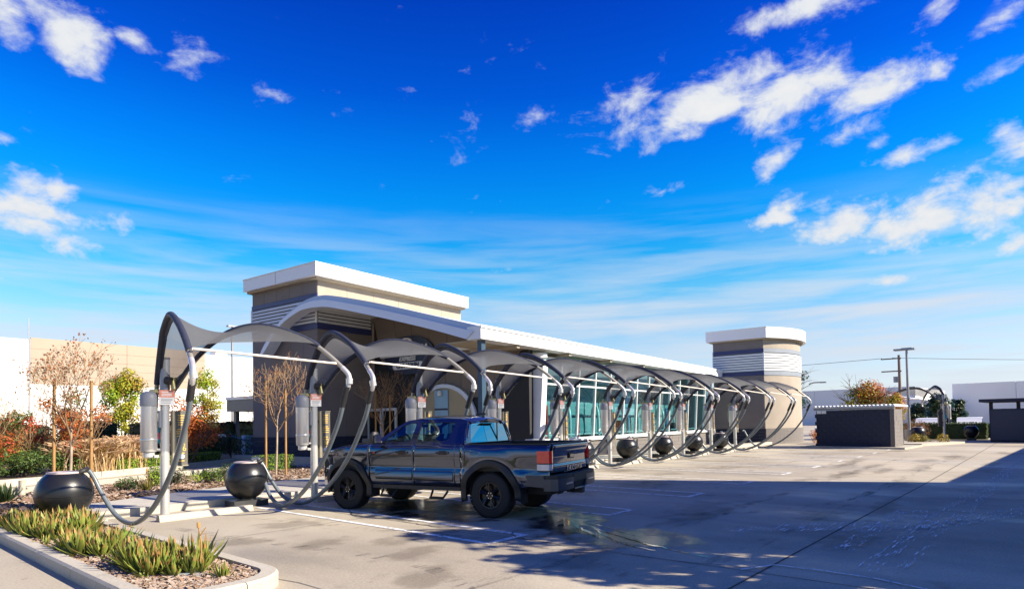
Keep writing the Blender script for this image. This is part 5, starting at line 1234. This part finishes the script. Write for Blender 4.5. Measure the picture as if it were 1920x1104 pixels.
def hedge_box(name, loc, sx, sy, sz, n, size, mats, seed, label, cat='hedge', grp=None, rz=0, kind=None):
    q = random.Random(seed); root = empty(name, loc, rz, label, cat, grp); mb = MB()
    for _ in range(n):
        f = q.random(); x, y, z = q.uniform(-sx/2, sx/2), q.uniform(-sy/2, sy/2), q.uniform(0, sz)
        if f < .45: z = sz+q.uniform(-.10, .02)*min(1, sz); nn = Vector((0, 0, 1))
        elif f < .8: y = -sy/2+q.uniform(-.02, .08); nn = Vector((0, -1, .3))
        else: x = (-1 if q.random() < .5 else 1)*(sx/2-q.uniform(-.02, .08)); nn = Vector((x, 0, .3))
        rr = ((x/(sx/2))**8+(y/(sy/2))**8); z -= .06*sz*rr*(z > sz*.7)
        leaf(mb, Vector((x, y, z)), nn+rnd_dir(q)*.9, size*q.uniform(.6, 1.3), q, q.randrange(len(mats)))
    o = mb.build('foliage', [M[m] for m in mats], root); o['kind'] = 'stuff'
    MB().box(-sx/2+.08, sx/2-.08, -sy/2+.08, sy/2-.08, 0, sz-.09).build('inner_growth', M['lf_dkgreen'], root)
    return root
hedge_box('low_hedge', (8.0, 26.1, .16), .95, .7, .42, 1500, .05, ['lf_lime', 'lf_green', 'lf_lime'], 11, 'small clipped lime green mound left of the canister', 'low hedge', 'lime green clipped mounds', R(25))
hedge_box('low_hedge', (9.35, 27.1, .16), 1.5, .8, .52, 2200, .05, ['lf_lime', 'lf_green', 'lf_lime'], 12, 'long clipped lime green mound below the nearest canister', 'low hedge', 'lime green clipped mounds', R(28))
hedge_box('low_hedge', (12.2, 28.9, .16), 1.6, .7, .42, 1800, .05, ['lf_lime', 'lf_green', 'lf_lime'], 13, 'clipped lime green mound by the far kerb right of the nearest menu board', 'low hedge', 'lime green clipped mounds', R(32))
hedge_box('low_hedge', (11.2, 20.9, .13), 1.3, .7, .55, 1800, .05, ['lf_green', 'lf_lime', 'lf_green'], 14, 'clipped green hedge just left of the truck nose', 'low hedge', None, R(10))
def round_bush(loc, r, h, n, size, mats, seed, label, grp='small bushes in the mulch bed', nm='small_bush'):
    q = random.Random(seed); lobes = [((q.gauss(0, r*.35), q.gauss(0, r*.35), q.uniform(.3, .8)*h), (r*.55, r*.55, h*.35), q.randrange(len(mats))) for _ in range(8)]
    return shrub(nm, loc, lobes, n, size, mats, seed, label, 'bush', grp, 4, h*.7, .5, .4)
round_bush((5.45, 17.45, .13), .26, .36, 900, .05, ['lf_dkgreen', 'lf_green'], 71, 'small round dark green bush on the mulch left of the nearest post')
round_bush((6.35, 18.1, .13), .34, .55, 1200, .05, ['lf_green', 'lf_dkgreen', 'lf_lime'], 72, 'clipped green bush directly behind the nearest vacuum post')
round_bush((6.95, 18.3, .13), .25, .45, 800, .045, ['lf_dkgreen', 'lf_dkgreen'], 73, 'very dark small bush right of the nearest post')
round_bush((7.6, 17.6, .13), .42, .42, 1400, .05, ['lf_green', 'lf_lime', 'lf_dkgreen'], 74, 'spreading green bush left of the second hose ball')
round_bush((8.2, 17.9, .13), .36, .5, 1200, .05, ['lf_green', 'lf_dkgreen'], 75, 'spreading green bush right behind the second hose ball')
# strappy clump near the first post
def aloe(loc, r, h, n, seed, mats, label, grp='orange tipped aloes in the planter island', parts=False, up=.9, name='aloe_plant', wid=.17, flower=False):
    q = random.Random(seed); mb = MB(); root = empty(name, loc, 0, label, 'aloe', grp) if parts or flower else None
    for i in range(n):
        a = 2.4*i+q.uniform(-.3, .3); f = i/n; tilt = lerp(1.25, .12, f**.8)*q.uniform(.85, 1.12)*(1.0 if up > .5 else 1.15); L_ = r*q.uniform(.8, 1.15)*lerp(1.0, .8, f)
        d = Vector((math.cos(a), math.sin(a), 0)); sd = Vector((-d.y, d.x, 0)); w = L_*wid*q.uniform(.8, 1.2); p = Vector((d.x*.02, d.y*.02, .0)); cur = tilt; pts = [p]
        for k in range(4):
            step = L_/4; p = p+d*(math.sin(cur)*step)+Vector((0, 0, math.cos(cur)*step)); cur -= .16*(1 if k else 0)*q.uniform(.4, 1.4); pts.append(p)
        me = mb if not parts else MB(); vs = []
        for k, pt in enumerate(pts[:-1]):
            nrm = (pts[k+1]-pt).cross(sd).normalized(); ww = w*(1, .95, .78, .5)[k]; vs += [pt-sd*ww*.5+nrm*ww*.22*-1, pt+nrm*ww*.12, pt+sd*ww*.5-nrm*ww*.22]
            vs[-3:] = [pt-sd*ww*.5, pt-nrm*ww*.28, pt+sd*ww*.5]
        vs.append(pts[-1]); fs = []; ms = []
        for k in range(3):
            for j in range(2): fs.append((3*k+j, 3*k+j+1, 3*k+j+4, 3*k+j+3))
        fs2 = [(9, 10, 12), (10, 11, 12)]
        me.add(vs, [(3*k+2, 3*k, 3*k+3, 3*k+5) for k in range(2)]+fs[:4], 0); o_ = len(me.v)-len(vs)
        tip = 1 if q.random() < .45 else 0
        me.f += [tuple(x+o_ for x in g_) for g_ in (fs[4], fs[5], (8, 6, 9, 11))+tuple(fs2)+((11, 9, 12),)]; me.m += [0]*3+[tip]*3
        if parts: me.build('leaf', [M[m] for m in mats], root, 60)
    if flower:
        MB().tube(catmull([(0, 0, .1), (.02, 0, .3), (.0, .02, .52)], 4), .008, 5).tube([(.0, .02, .50), (.0, .02, .56)], .018, 6).tube([(.012, .0, .42), (.06, -.02, .50)], .006, 4).build('flower_stalk', M['aloe_tip'], root, 60)
    if parts: return root
    if root is None:
        o = mb.build(name, [M[m] for m in mats], None, 60); o.location = loc; return tag(o, label, 'aloe', grp)
    mb.build('leaves', [M[m] for m in mats], root, 60); return root
AM = ['aloe', 'aloe_tip']
qa = random.Random(9); spots = []
def scatter(cx, cy, rx, ry, n, md=.13):
    k = 0; t = 0
    while k < n and t < 900:
        t += 1; a = qa.uniform(0, 6.28); r_ = math.sqrt(qa.random()); p = (cx+rx*r_*math.cos(a), cy+ry*r_*math.sin(a))
        if not (2.30 < p[0] < 3.28) or any((p[0]-s[0])**2+(p[1]-s[1])**2 < md*md for s in spots): continue
        spots.append(p); k += 1
scatter(2.62, 12.1, .5, 1.25, 36, .165); scatter(2.60, 9.45, .26, .52, 13, .14); scatter(2.80, 7.65, .30, .66, 21, .145)
vari = []
for i, p in enumerate(spots):
    nearb = 'in the planter island clump behind the bare mulch' if p[1] > 10.6 else ('in the middle clump of the planter island' if p[1] > 8.6 else 'in the front clump of the planter island')
    lab = 'orange tipped green aloe rosette '+nearb; gr = 'orange tipped aloes '+('at the back' if p[1] > 10.6 else ('in the middle' if p[1] > 8.6 else 'at the front'))+' of the island'
    if i < 7:
        o = aloe((p[0], p[1], .085), qa.uniform(.27, .36), .3, 20+2*i, 300+i, AM, lab, gr, wid=.19); vari.append(o)
    else:
        o = vari[i % 7].copy(); COL.objects.link(o); o.location = (p[0], p[1], .085); o['label'] = lab; o['group'] = gr
    o.rotation_euler = (qa.uniform(-.12, .12), qa.uniform(-.12, .12), qa.uniform(0, 6.28)); s_ = qa.uniform(.8, 1.25)*(1.12 if p[1] > 10.6 else 1); o.scale = (s_, s_, s_*qa.uniform(.9, 1.2))
ORDN = ['first', 'second', 'third', 'fourth', 'fifth', 'sixth', 'seventh', 'eighth', 'ninth', 'tenth', 'eleventh']
for nm in ('back', 'in the middle', 'front'):
    g_ = [o for o in bpy.data.objects if o.name.startswith('aloe_plant') and nm in o.get('group', '')]
    g_.sort(key=lambda o: o.location.y)
    for r_ in range(0, len(g_), 4):
        row = sorted(g_[r_:r_+4], key=lambda o: o.location.x)
        for c_, o in enumerate(row): o['label'] = 'orange tipped aloe, '+nm.replace('in the ', '')+' island clump, '+ORDN[r_//4]+' row from the nose, '+ORDN[c_]+' from left'
aloe((2.74, 11.0, .09), .46, .3, 22, 401, ['aloe_big', 'aloe_tip'], 'large pale green aloe rosette below the first hose ball', None, True, .4, wid=.2)
aloe((2.95, 9.6, .09), .36, .3, 20, 402, ['aloe_big', 'aloe_tip'], 'bright green aloe rosette right of the middle clump', None, True, .6, wid=.165)
aloe((2.72, 7.35, .09), .34, .3, 20, 403, ['aloe_big', 'aloe_tip'], 'bright green aloe rosette in the front clump of the island', None, True, .9, wid=.2)
aloe((2.92, 7.05, .09), .30, .3, 26, 404, AM, 'aloe with a short orange flower stalk at the front of the island', None, False, .9, flower=True)
aloe((2.98, 6.62, .09), .22, .3, 20, 405, AM, 'lone low aloe nearest the planter nose', None)
aloe((2.42, 7.25, .09), .13, .3, 9, 406, AM, 'tiny orange aloe alone on the mulch left of the front clump', None)
aloe((2.32, 10.55, .09), .20, .3, 12, 407, AM, 'small orange aloe between the back and middle clumps', None)
aloe((3.0, 17.0, .13), .55, .3, 40, 408, ['lf_dkgreen', 'lf_green'], 'dark green spiky clump at the left edge behind the aloes', None, wid=.10)
aloe((5.75, 16.9, .13), .42, .3, 30, 409, ['lf_olive', 'lf_tan'], 'strappy grey green clump on the mulch left of the nearest post', None, wid=.08, flower=True)
aloe((3.75, 25.1, .16), .4, .3, 24, 410, ['lf_gold', 'lf_tan'], 'yellow strappy clump along the far kerb at the left edge', None, wid=.08)
aloe((5.95, 25.5, .16), .4, .3, 24, 411, ['lf_gold', 'lf_tan'], 'yellow strappy clump along the far kerb before the tan grass', None, wid=.08)
vb = MB().extrude([(2.60, 7.0, .10), (2.86, 6.86, .095), (2.98, 7.08, .12), (2.74, 7.20, .125)], (0, 0, .018)).build('valve_cover', M['slate_band']); tag(vb, 'grey valve cover lying on the mulch by the front aloes', 'valve cover')
sb = MB().cyl((3.55, 18.3, .1), (3.55, 18.3, .52), .07, 12).build('pipe_stub', M['kerb'], None, 50); tag(sb, 'short pale pipe stub standing behind the first hose ball', 'pipe')

# ------------------------------------------------------------------ background
wh = empty('warehouse', W(12, 60.6), TH, 'long white and beige tilt up warehouse behind the left planting', 'warehouse')
def wb(nm, x0, x1, z0, z1, m, y=0.0, d=.12): return MB().box(x0, x1, y, y+d, z0, z1).build(nm, m, wh)
MB().box(-30, 60, .125, 30, 0, 8.9).build('wall_core', M['wh_white'], wh)
xa, xb = 5.9, 20.2                                       # beige bay, in local x from W(12)
for i in range(5):
    x0, x1 = -30+7.18*i, -30+7.18*(i+1); wb('wall_panel', x0+.01, x1-.01, 0, 9.02, M['wh_white'])
for i in range(2):
    x0 = xa+7.15*i; x1 = x0+7.15
    wb('wall_panel', x0+.008, x1-.008, 0, 5.45, M['wh_white'], -.02)
    for z0, z1 in ((5.46, 6.10), (6.115, 6.80), (6.815, 7.5), (7.515, 8.30), (8.315, 9.2)): wb('wall_band', x0+.012, x1-.012, z0, z1, M['wh_beige'], -.03)
wb('downpipe', xa-.1, xa-.02, 3, 9.1, M['pole_grey'], -.08, .1)
for i in range(5):
    x0 = xb+8*i; wb('wall_panel', x0+.01, x0+7.99, 0, 8.95, M['wh_white'])
MB().box(24.6, 25.9, 6, 7.2, 8.9, 10.1).build('roof_unit', M['wh_grey'], wh)
MB().lathe([(.12, 0), (.12, .5), (.25, .52), (.25, .8), (.1, .9)], (1.5, 3, 8.9), 10).build('roof_vent', M['roof_metal'], wh, 40); MB().box(4.0, 4.8, 3, 3.6, 8.9, 9.25).build('roof_hatch', M['roof_metal'], wh)
MB().cyl((xa-.05, .3, 9), (xa-.05, .3, 10.8), .03, 5).build('lightning_rod', M['pole_grey'], wh)
hm = ['lf_hedge', 'lf_dkgreen', 'lf_hedge']
for i, (x, y, sx, h, lab) in enumerate(((10.2, 38, 2.4, 1.95, 'dark hedge behind the leftmost bare tree'), (13.3, 38.6, 1.9, 1.85, 'dark hedge behind the nearest vacuum canister'), (17.0, 39.5, 3.4, 1.8, 'dark hedge below the barrier arm left of the tower'), (19.8, 41.5, 2.4, 1.9, 'dark hedge against the tower side under the pay canopy'), (6.3, 37.0, 4.0, 1.8, 'dark hedge behind the red shrubs'))):
    hedge_box('hedge', (x, y, .16), sx, 1.2, h, int(1800*sx/2), .12, hm, 90+i, lab, 'hedge', 'dark hedges in front of the warehouse', R(20))
tree('yellow_green_tree', (12.6, 40.5, .16), 5.0, 1.3, 8000, .15, ['lf_yelgreen', 'lf_yelgreen', 'lf_lime', 'lf_gold'], 5, 'upright yellow green tree behind the hedge, left of the nearest vacuum post', None, trunk=.08, th=1.4)
tree('yellow_green_tree', (18.2, 42.8, .16), 5.4, 1.3, 4500, .15, ['lf_yelgreen', 'lf_gold', 'lf_lime'], 6, 'yellow green tree rising behind the orange bush under the first canopy', None, trunk=.08, th=1.6, shell=.2)
lobes = [((q0.gauss(0, .55), q0.gauss(0, .5), q0.uniform(.8, 3.0)), (.62, .62, .6), q0.randrange(3)) for _ in range(18)]
shrub('orange_bush', (11.0, 27.65, .16), [((a[0]*.88, a[1]*.88, a[2]*.9), tuple(x*.88 for x in b), c) for a, b, c in lobes], 5200, .10, ['lf_orange', 'lf_rust', 'lf_orange', 'lf_red'], 95, 'tall orange red autumn bush behind the nearest menu board', 'bush', None, 6, 1.6)
lobes = [((q0.gauss(0, .8), q0.gauss(0, .5), q0.uniform(.3, .9)), (.5, .5, .4), q0.randrange(2)) for _ in range(10)]
shrub('green_shrub', (14.2, 30.4, .16), lobes, 2800, .10, ['lf_green', 'lf_dkgreen', 'lf_lime'], 96, 'bright green shrub in front of the barrier arm', 'shrub', None, 5, .6)
lobes = [((q0.gauss(0, .9), q0.gauss(0, .5), q0.uniform(.3, 1.1)), (.5, .5, .45), q0.randrange(2)) for _ in range(10)]
shrub('green_shrub', (13.0, 30.4, .16), lobes, 2200, .11, ['lf_dkgreen', 'lf_hedge', 'lf_green'], 97, 'dark green shrub under the orange bush', 'shrub', None, 5, .6)
bare_pale = bare_tree('bare_tree', (19.4, 38.6, .16), 4.2, 61, 'pale bare tree against the white warehouse left of the pay canopy', [], grp=None, trunk_h=1.6, leafn=0, spread=.5, lift=.4, lv=5)
lp = empty('light_pole', (21.0, 45.0, 0), 0, 'tall thin grey light pole seen under the nearest canopy', 'light pole')
MB().tube([(0, 0, 0), (0, 0, 9.0)], [.10, .075], 10).build('pole', M['pole_grey'], lp, 60); MB().box(-.35, .35, -.18, .18, 9.0, 9.12).build('lamp_head', M['alu_dark'], lp); MB().cyl((0, 0, 0), (0, 0, .6), .25, 12).build('footing', M['kerb'], lp, 50)

# dumpster enclosure
de = empty('dumpster_enclosure', (36.9, 7.9, 0), R(-4), 'dark block dumpster enclosure with white ribbed roof right of the round tower', 'enclosure')
MB().box(.22, 2.6, -1.86, 1.80, 0, 2.02).build('wall_core', M['dark'], de)
eb = None
for r_ in range(10):
    for c in range(9):
        y = -1.84+.405*c+(.2 if r_ % 2 else 0)
        if y+.4 > 1.86: continue
        if r_ % 2 and c == 0 and eb: inst(eb, 'stone_block', de, (0, -1.84, .03+.2*r_), 0, (1, .48, 1))
        if eb is None: eb = MB().box(0, .2, 0, .398, 0, .196).build('stone_block', M['block_shaded'], de); o = eb
        else: o = inst(eb, 'stone_block', de, (0, 0, 0))
        o.location = (rc.uniform(-.004, .004), y, .03+.2*r_)
    for c in range(4):
        if r_ == 0 and c == 0: sb2 = MB().box(0, .398, 0, .2, 0, .196).build('stone_block', M['block_lit'], de); sb2.location = (.005, -2.05, .03)
        else: inst(sb2, 'stone_block', de, (.005+.405*c, -2.05+rc.uniform(-.004, .004), .03+.2*r_))
MB().box(-.02, .18, -2.05, 1.85, 2.04, 2.16).build('top_beam', M['alu_dark'], de)
for y in (1.45, 1.2): MB().box(-.06, -.021, y, y+.22, 1.86, 2.02).build('vent_plate', M['white'], de)
for i in range(21):
    y = -2.10+.19*i; MB().extrude([(-.12, y, 2.225), (-.12, y+.05, 2.29), (-.12, y+.11, 2.29), (-.12, y+.16, 2.225)], (2.8, 0, -.02)).build('roof_rib', M['roof_metal'], de)
MB().box(-.10, 2.7, -2.10, 1.90, 2.161, 2.2).build('roof_sheet', M['roof_metal'], de)
MB().box(-.6, 3.2, -2.6, 2.4, 0, .09).build('slab', M['kerb'], de)
# right hand planting, poles, second vacuum bay, dark shed
tree('autumn_tree', (52.0, 9.9, 0), 3.7, 2.2, 7000, .19, ['lf_green', 'lf_olive', 'lf_yelgreen', 'lf_orange', 'lf_rust'], 15, 'round green and orange tree behind the dumpster enclosure', None, trunk=.16, th=1.4)
tree('autumn_tree', (45.0, 7.1, 0), 3.0, .75, 2200, .13, ['lf_gold', 'lf_yelgreen', 'lf_orange'], 16, 'small yellow tree at the right corner of the dumpster enclosure', None, trunk=.07, th=.5)
tree('pine_tree', (95, 28, 0), 9.5, 3.0, 1500, .45, ['lf_pine'], 17, 'blue green conifer tip above the autumn tree', None, trunk=.2, th=3)
for i, (x, y, h, r_, lab) in enumerate(((88, 9.6, 3.9, 1.5, 'dark blue green tree beside the grey warehouse, taller one'), (90, 8.0, 3.3, 1.3, 'dark blue green tree beside the grey warehouse, lower one'), (92, 12.0, 2.9, 1.3, 'low blue green tree left of the grey warehouse'))):
    tree('evergreen_tree', (x, y, 0), h, r_, 1900, .38, ['lf_pine', 'lf_dkgreen'], 120+i, lab, 'evergreens far right', trunk=.12, th=.8)
for i, (x, y, h, lab) in enumerate(((44.6, 9.7, 2.6, 'bare brown shrub in the gap beside the round tower'), (50.2, 7.0, 2.3, 'bare brown shrub at the foot of the light pole'), (49.6, 6.2, 1.7, 'low bare brown shrub right of the light pole'))):
    bare_tree('bare_shrub', (x, y, 0), h, 70+i, lab, [], 'shrub', 'bare brown shrubs on the right', trunk_h=.4, lv=4, spread=.7, leafn=300)
lobes = [((q0.uniform(-.9, 1.1), q0.gauss(0, .3), q0.uniform(.1, .4)), (.3, .3, .22), q0.randrange(2)) for _ in range(12)]
shrub('yellow_shrub', (43.6, 5.5, 0), [((c[0]*.5, c[1]-c[0]*.8, c[2]), r_, m) for c, r_, m in lobes], 2600, .07, ['lf_gold', 'lf_olive', 'lf_yelgreen'], 99, 'low yellow shrub bed at the right end of the dumpster enclosure', 'shrub')
lobes = [((q0.gauss(0, .3), q0.gauss(0, .3), q0.uniform(.2, 1.0)), (.35, .35, .3), q0.randrange(2)) for _ in range(9)]
shrub('orange_bush', (42.5, 10.6, 0), lobes, 1800, .08, ['lf_orange', 'lf_gold', 'lf_rust'], 98, 'orange bush in the gap between round tower and dumpster enclosure', 'bush')
MB().prism([(40.6, 5.2), (44.6, 3.6), (45.4, 4.6), (44.0, 7.6), (40.9, 7.2)], -.1, .12).build('kerb_island', M['kerb'], kind='structure')
hedge_box('hedge', (52.6, 5.6, 0), 1.0, 5.2, 1.15, 3000, .10, ['lf_dkgreen', 'lf_hedge', 'lf_green'], 105, 'long clipped dark green hedge at the far right behind the second vacuum bay', 'hedge')
hedge_box('hedge', (56.5, 2.4, 0), 1.0, 3.4, 1.0, 1600, .11, ['lf_dkgreen', 'lf_hedge'], 106, 'clipped dark hedge running behind the dark shed', 'hedge')
def lamp_pole(loc, h, label):
    r_ = empty('light_pole', loc, 0, label, 'light pole')
    MB().tube([(0, 0, .4), (0, 0, h)], [.09, .07], 10).build('pole', M['pole_grey'], r_, 60); MB().cyl((0, 0, 0), (0, 0, .75), .3, 14).build('footing', M['kerb'], r_, 50)
    MB().box(-.1, .5, -.45, .75, h, h+.10).box(-.05, .05, -.3, .3, h+.1, h+.14).build('lamp_head', M['alu_dark'], r_)
lamp_pole((48.9, 6.95, 0), 6.1, 'brown grey parking lot light pole with flat lamp head on the right')
up = empty('utility_pole', (74, 11.2, 0), 0, 'wooden utility pole with crossarms left of the lamp pole', 'utility pole')
MB().tube([(0, 0, 0), (0, 0, 7.9)], [.17, .12], 10).build('pole', M['pole_wood'], up, 60)
for z in (7.5, 6.2): MB().box(-.06, .06, -.2, 1.6, z, z+.12).build('crossarm', M['pole_wood'], up)
MB().cyl((.0, .35, 5.1), (0, .35, 5.7), .2, 10).build('transformer', M['pole_grey'], up, 50)
for i, (y0, z0, a, z1) in enumerate(((1.5, 7.65, (40, 95), 8.0), (.6, 7.65, (95, -55), 6.2))):
    P = [Vector((74, 11.2+y0, z0)).lerp(Vector((a[0]+40, a[1], z1+2)), t)+Vector((0, 0, -1.8*4*t*(1-t)*.5)) for t in [k/16 for k in range(17)]]
    o = MB().tube(P, .022, 4).build('power_line', M['rubber'], None, 60); tag(o, ('power line running left from the utility pole' if i == 0 else 'power line running right past the grey warehouse'), 'power line')
s2 = copy_tree(st0); s2.location = (48.9, 5.0, 0); s2.rotation_euler = (0, 0, R(131)); s2['label'] = 'separate vacuum post with grey canopy far right before the hedge'
for c in [c for c in bpy.data.objects if c.parent == s2 and c.name.startswith('vacuum_hose')]:
    for d in [d for d in bpy.data.objects if d.parent == c]: bpy.data.objects.remove(d)
    bpy.data.objects.remove(c)
for i, (x, y, lab) in enumerate(((47.7, 6.3, 'lone black hose ball far right beside the light pole footing'), (50.8, 3.75, 'lone black hose ball far right before the hedge'))):
    b = copy_tree(b0); b.location = (x, y, 0); b['label'] = lab
ds = empty('dark_shed', (47.6, 1.3, 0), R(-3), 'dark flat roofed shed at the right edge of the lot', 'shed')
MB().box(.05, 4, -4.5, 1.3, 0, 2.0).build('wall', M['block_shaded'], ds); MB().box(-.35, 4.4, -5, 1.75, 2.42, 2.6).build('roof', M['sleeve_navy'], ds)
for y in (1.2, -.1, -1.6): MB().box(.0, .12, y-.09, y+.09, 2.0, 2.42).build('roof_post', M['dark'], ds)
for y0, y1 in ((-.35, 1.25), (-2.2, -.42)): MB().box(-.06, .04, y0, y1, .08, 1.95).build('gate_leaf', M['navy_panel'], ds)
MB().box(-.1, -.061, -.6, -.5, .9, 1.0).build('gate_latch', M['chrome'], ds)
for nm, x, y, sx, sy, h, m, rz, lab in (('warehouse', 121, -16.6, 30, 55.6, 6.6, M['wh_grey'], R(-.5), 'grey flat walled warehouse at the far right'), ('warehouse', 140, 39.5, 30, 42, 7.2, M['wh_white'], R(-3), 'pale far warehouse behind the dumpster enclosure')):
    r_ = empty(nm, (x, y, 0), rz, lab, 'warehouse', None)
    n = 7
    for i in range(n): MB().box(0, .3, -sy/2+sy/n*i+.02, -sy/2+sy/n*(i+1)-.02, 0, h).build('wall_panel', m, r_)
    MB().box(.31, sx, -sy/2, sy/2, 0, h-.15).build('wall_core', m, r_)
MB().box(-.06, -.001, -21, 21, 0, 3.4).build('wall_base_band', M['wh_grey'], bpy.data.objects['warehouse.002'])
gb = empty('gabled_building', (112, 16.5, 0), 0, 'small white gabled building behind the light pole', 'building')
MB().extrude([(0, -6.5, 0), (0, 6, 0), (0, 6, 4.2), (0, 3.5, 5.3), (0, -6.5, 3.2)], (14, 0, 0)).build('wall', M['wh_white'], gb); MB().box(-.05, -.001, -6.4, 5.9, 2.5, 2.6).build('reveal', M['wh_grey'], gb)
# parked cars seen over the far hedge
def parked_car(col):
    r_ = empty('parked_car', (0, 0, 0)); P = [(-2.2, .35), (2.2, .35), (2.2, .75), (1.3, .92), (.75, 1.42), (-.9, 1.45), (-1.7, 1.0), (-2.2, .9)]
    MB().extrude([(-.85, y, z) for y, z in P], (1.7, 0, 0)).build('body', col, r_, 40)
    MB().extrude([(-.86, y, z) for y, z in [(1.1, .95), (.68, 1.36), (-.85, 1.38), (-1.45, 1.0)]], (1.72, 0, 0)).build('window', M['rear_glass'], r_)
    for y in (-1.4, 1.4):
        for x in (-.8, .62): w = MB().tube([(x, y, .33), (x+.18, y, .33)], .33, 16).build('wheel', M['tyre'], r_, 40)
    return r_
c0 = parked_car(M['white_metal']); CL = ['white parked car over the far hedge, leftmost of the line', 'white parked car behind the second vacuum post at the far right', 'white parked car over the hedge right of the far vacuum canopy', 'white parked car nearest the dark shed', 'white parked car far right over the shed roof']
for i in range(5):
    c = c0 if i == 0 else copy_tree(c0); c.location = (64+1.5*i, 7.6-2.7*i, 0); c.rotation_euler = (0, 0, R(88+4*i)); tag(c, CL[i], 'car', 'parked cars behind the far hedge')
c = copy_tree(c0); c.location = (62, 14.8, 0); tag(c, 'white parked car glimpsed in the gap beside the round tower', 'car', 'parked cars behind the far hedge')

# ------------------------------------------------------------------ what stands behind the camera and throws the broad shade over the lot
sh = empty('store_building', (24.6, -6.4, 0), R(-3), 'plain tan store behind the camera with a tall front block that shades the lot', 'building')
MB().box(-3, 60, -2, 2.0, 0, 4.45).build('low_wing', M['stucco_tan'], sh)
MB().box(-10.6, -3.02, -4, 2.2, 0, 10.1).build('tall_block', M['stucco_tan'], sh)
MB().box(-15.0, -12.62, -3, 2.2, 0, 4.1).build('west_wing', M['stucco_tan'], sh); MB().box(-12.6, -10.62, -3.5, 2.2, 0, 6.1).build('west_step', M['stucco_tan'], sh)
for i in range(6): MB().box(2+8*i, 6+8*i, 2.005, 2.06, .8, 2.8).build('shop_window', M['glass_door'], sh)
for i, (x, y, h, r_) in enumerate(((9.2, -2.1, 5.0, 1.2), (10.8, -2.0, 6.6, 1.3), (12.6, -2.0, 8.4, 1.4))):
    tree('shade_tree', (x, y, 0), h, r_, 1500, .30, ['lf_green', 'lf_olive', 'lf_dkgreen'], 200+i, 'leafy tree behind the camera, '+('nearest the lot', 'left of the pair', 'against the store')[i], 'trees behind the camera', trunk=.18, th=2.6)
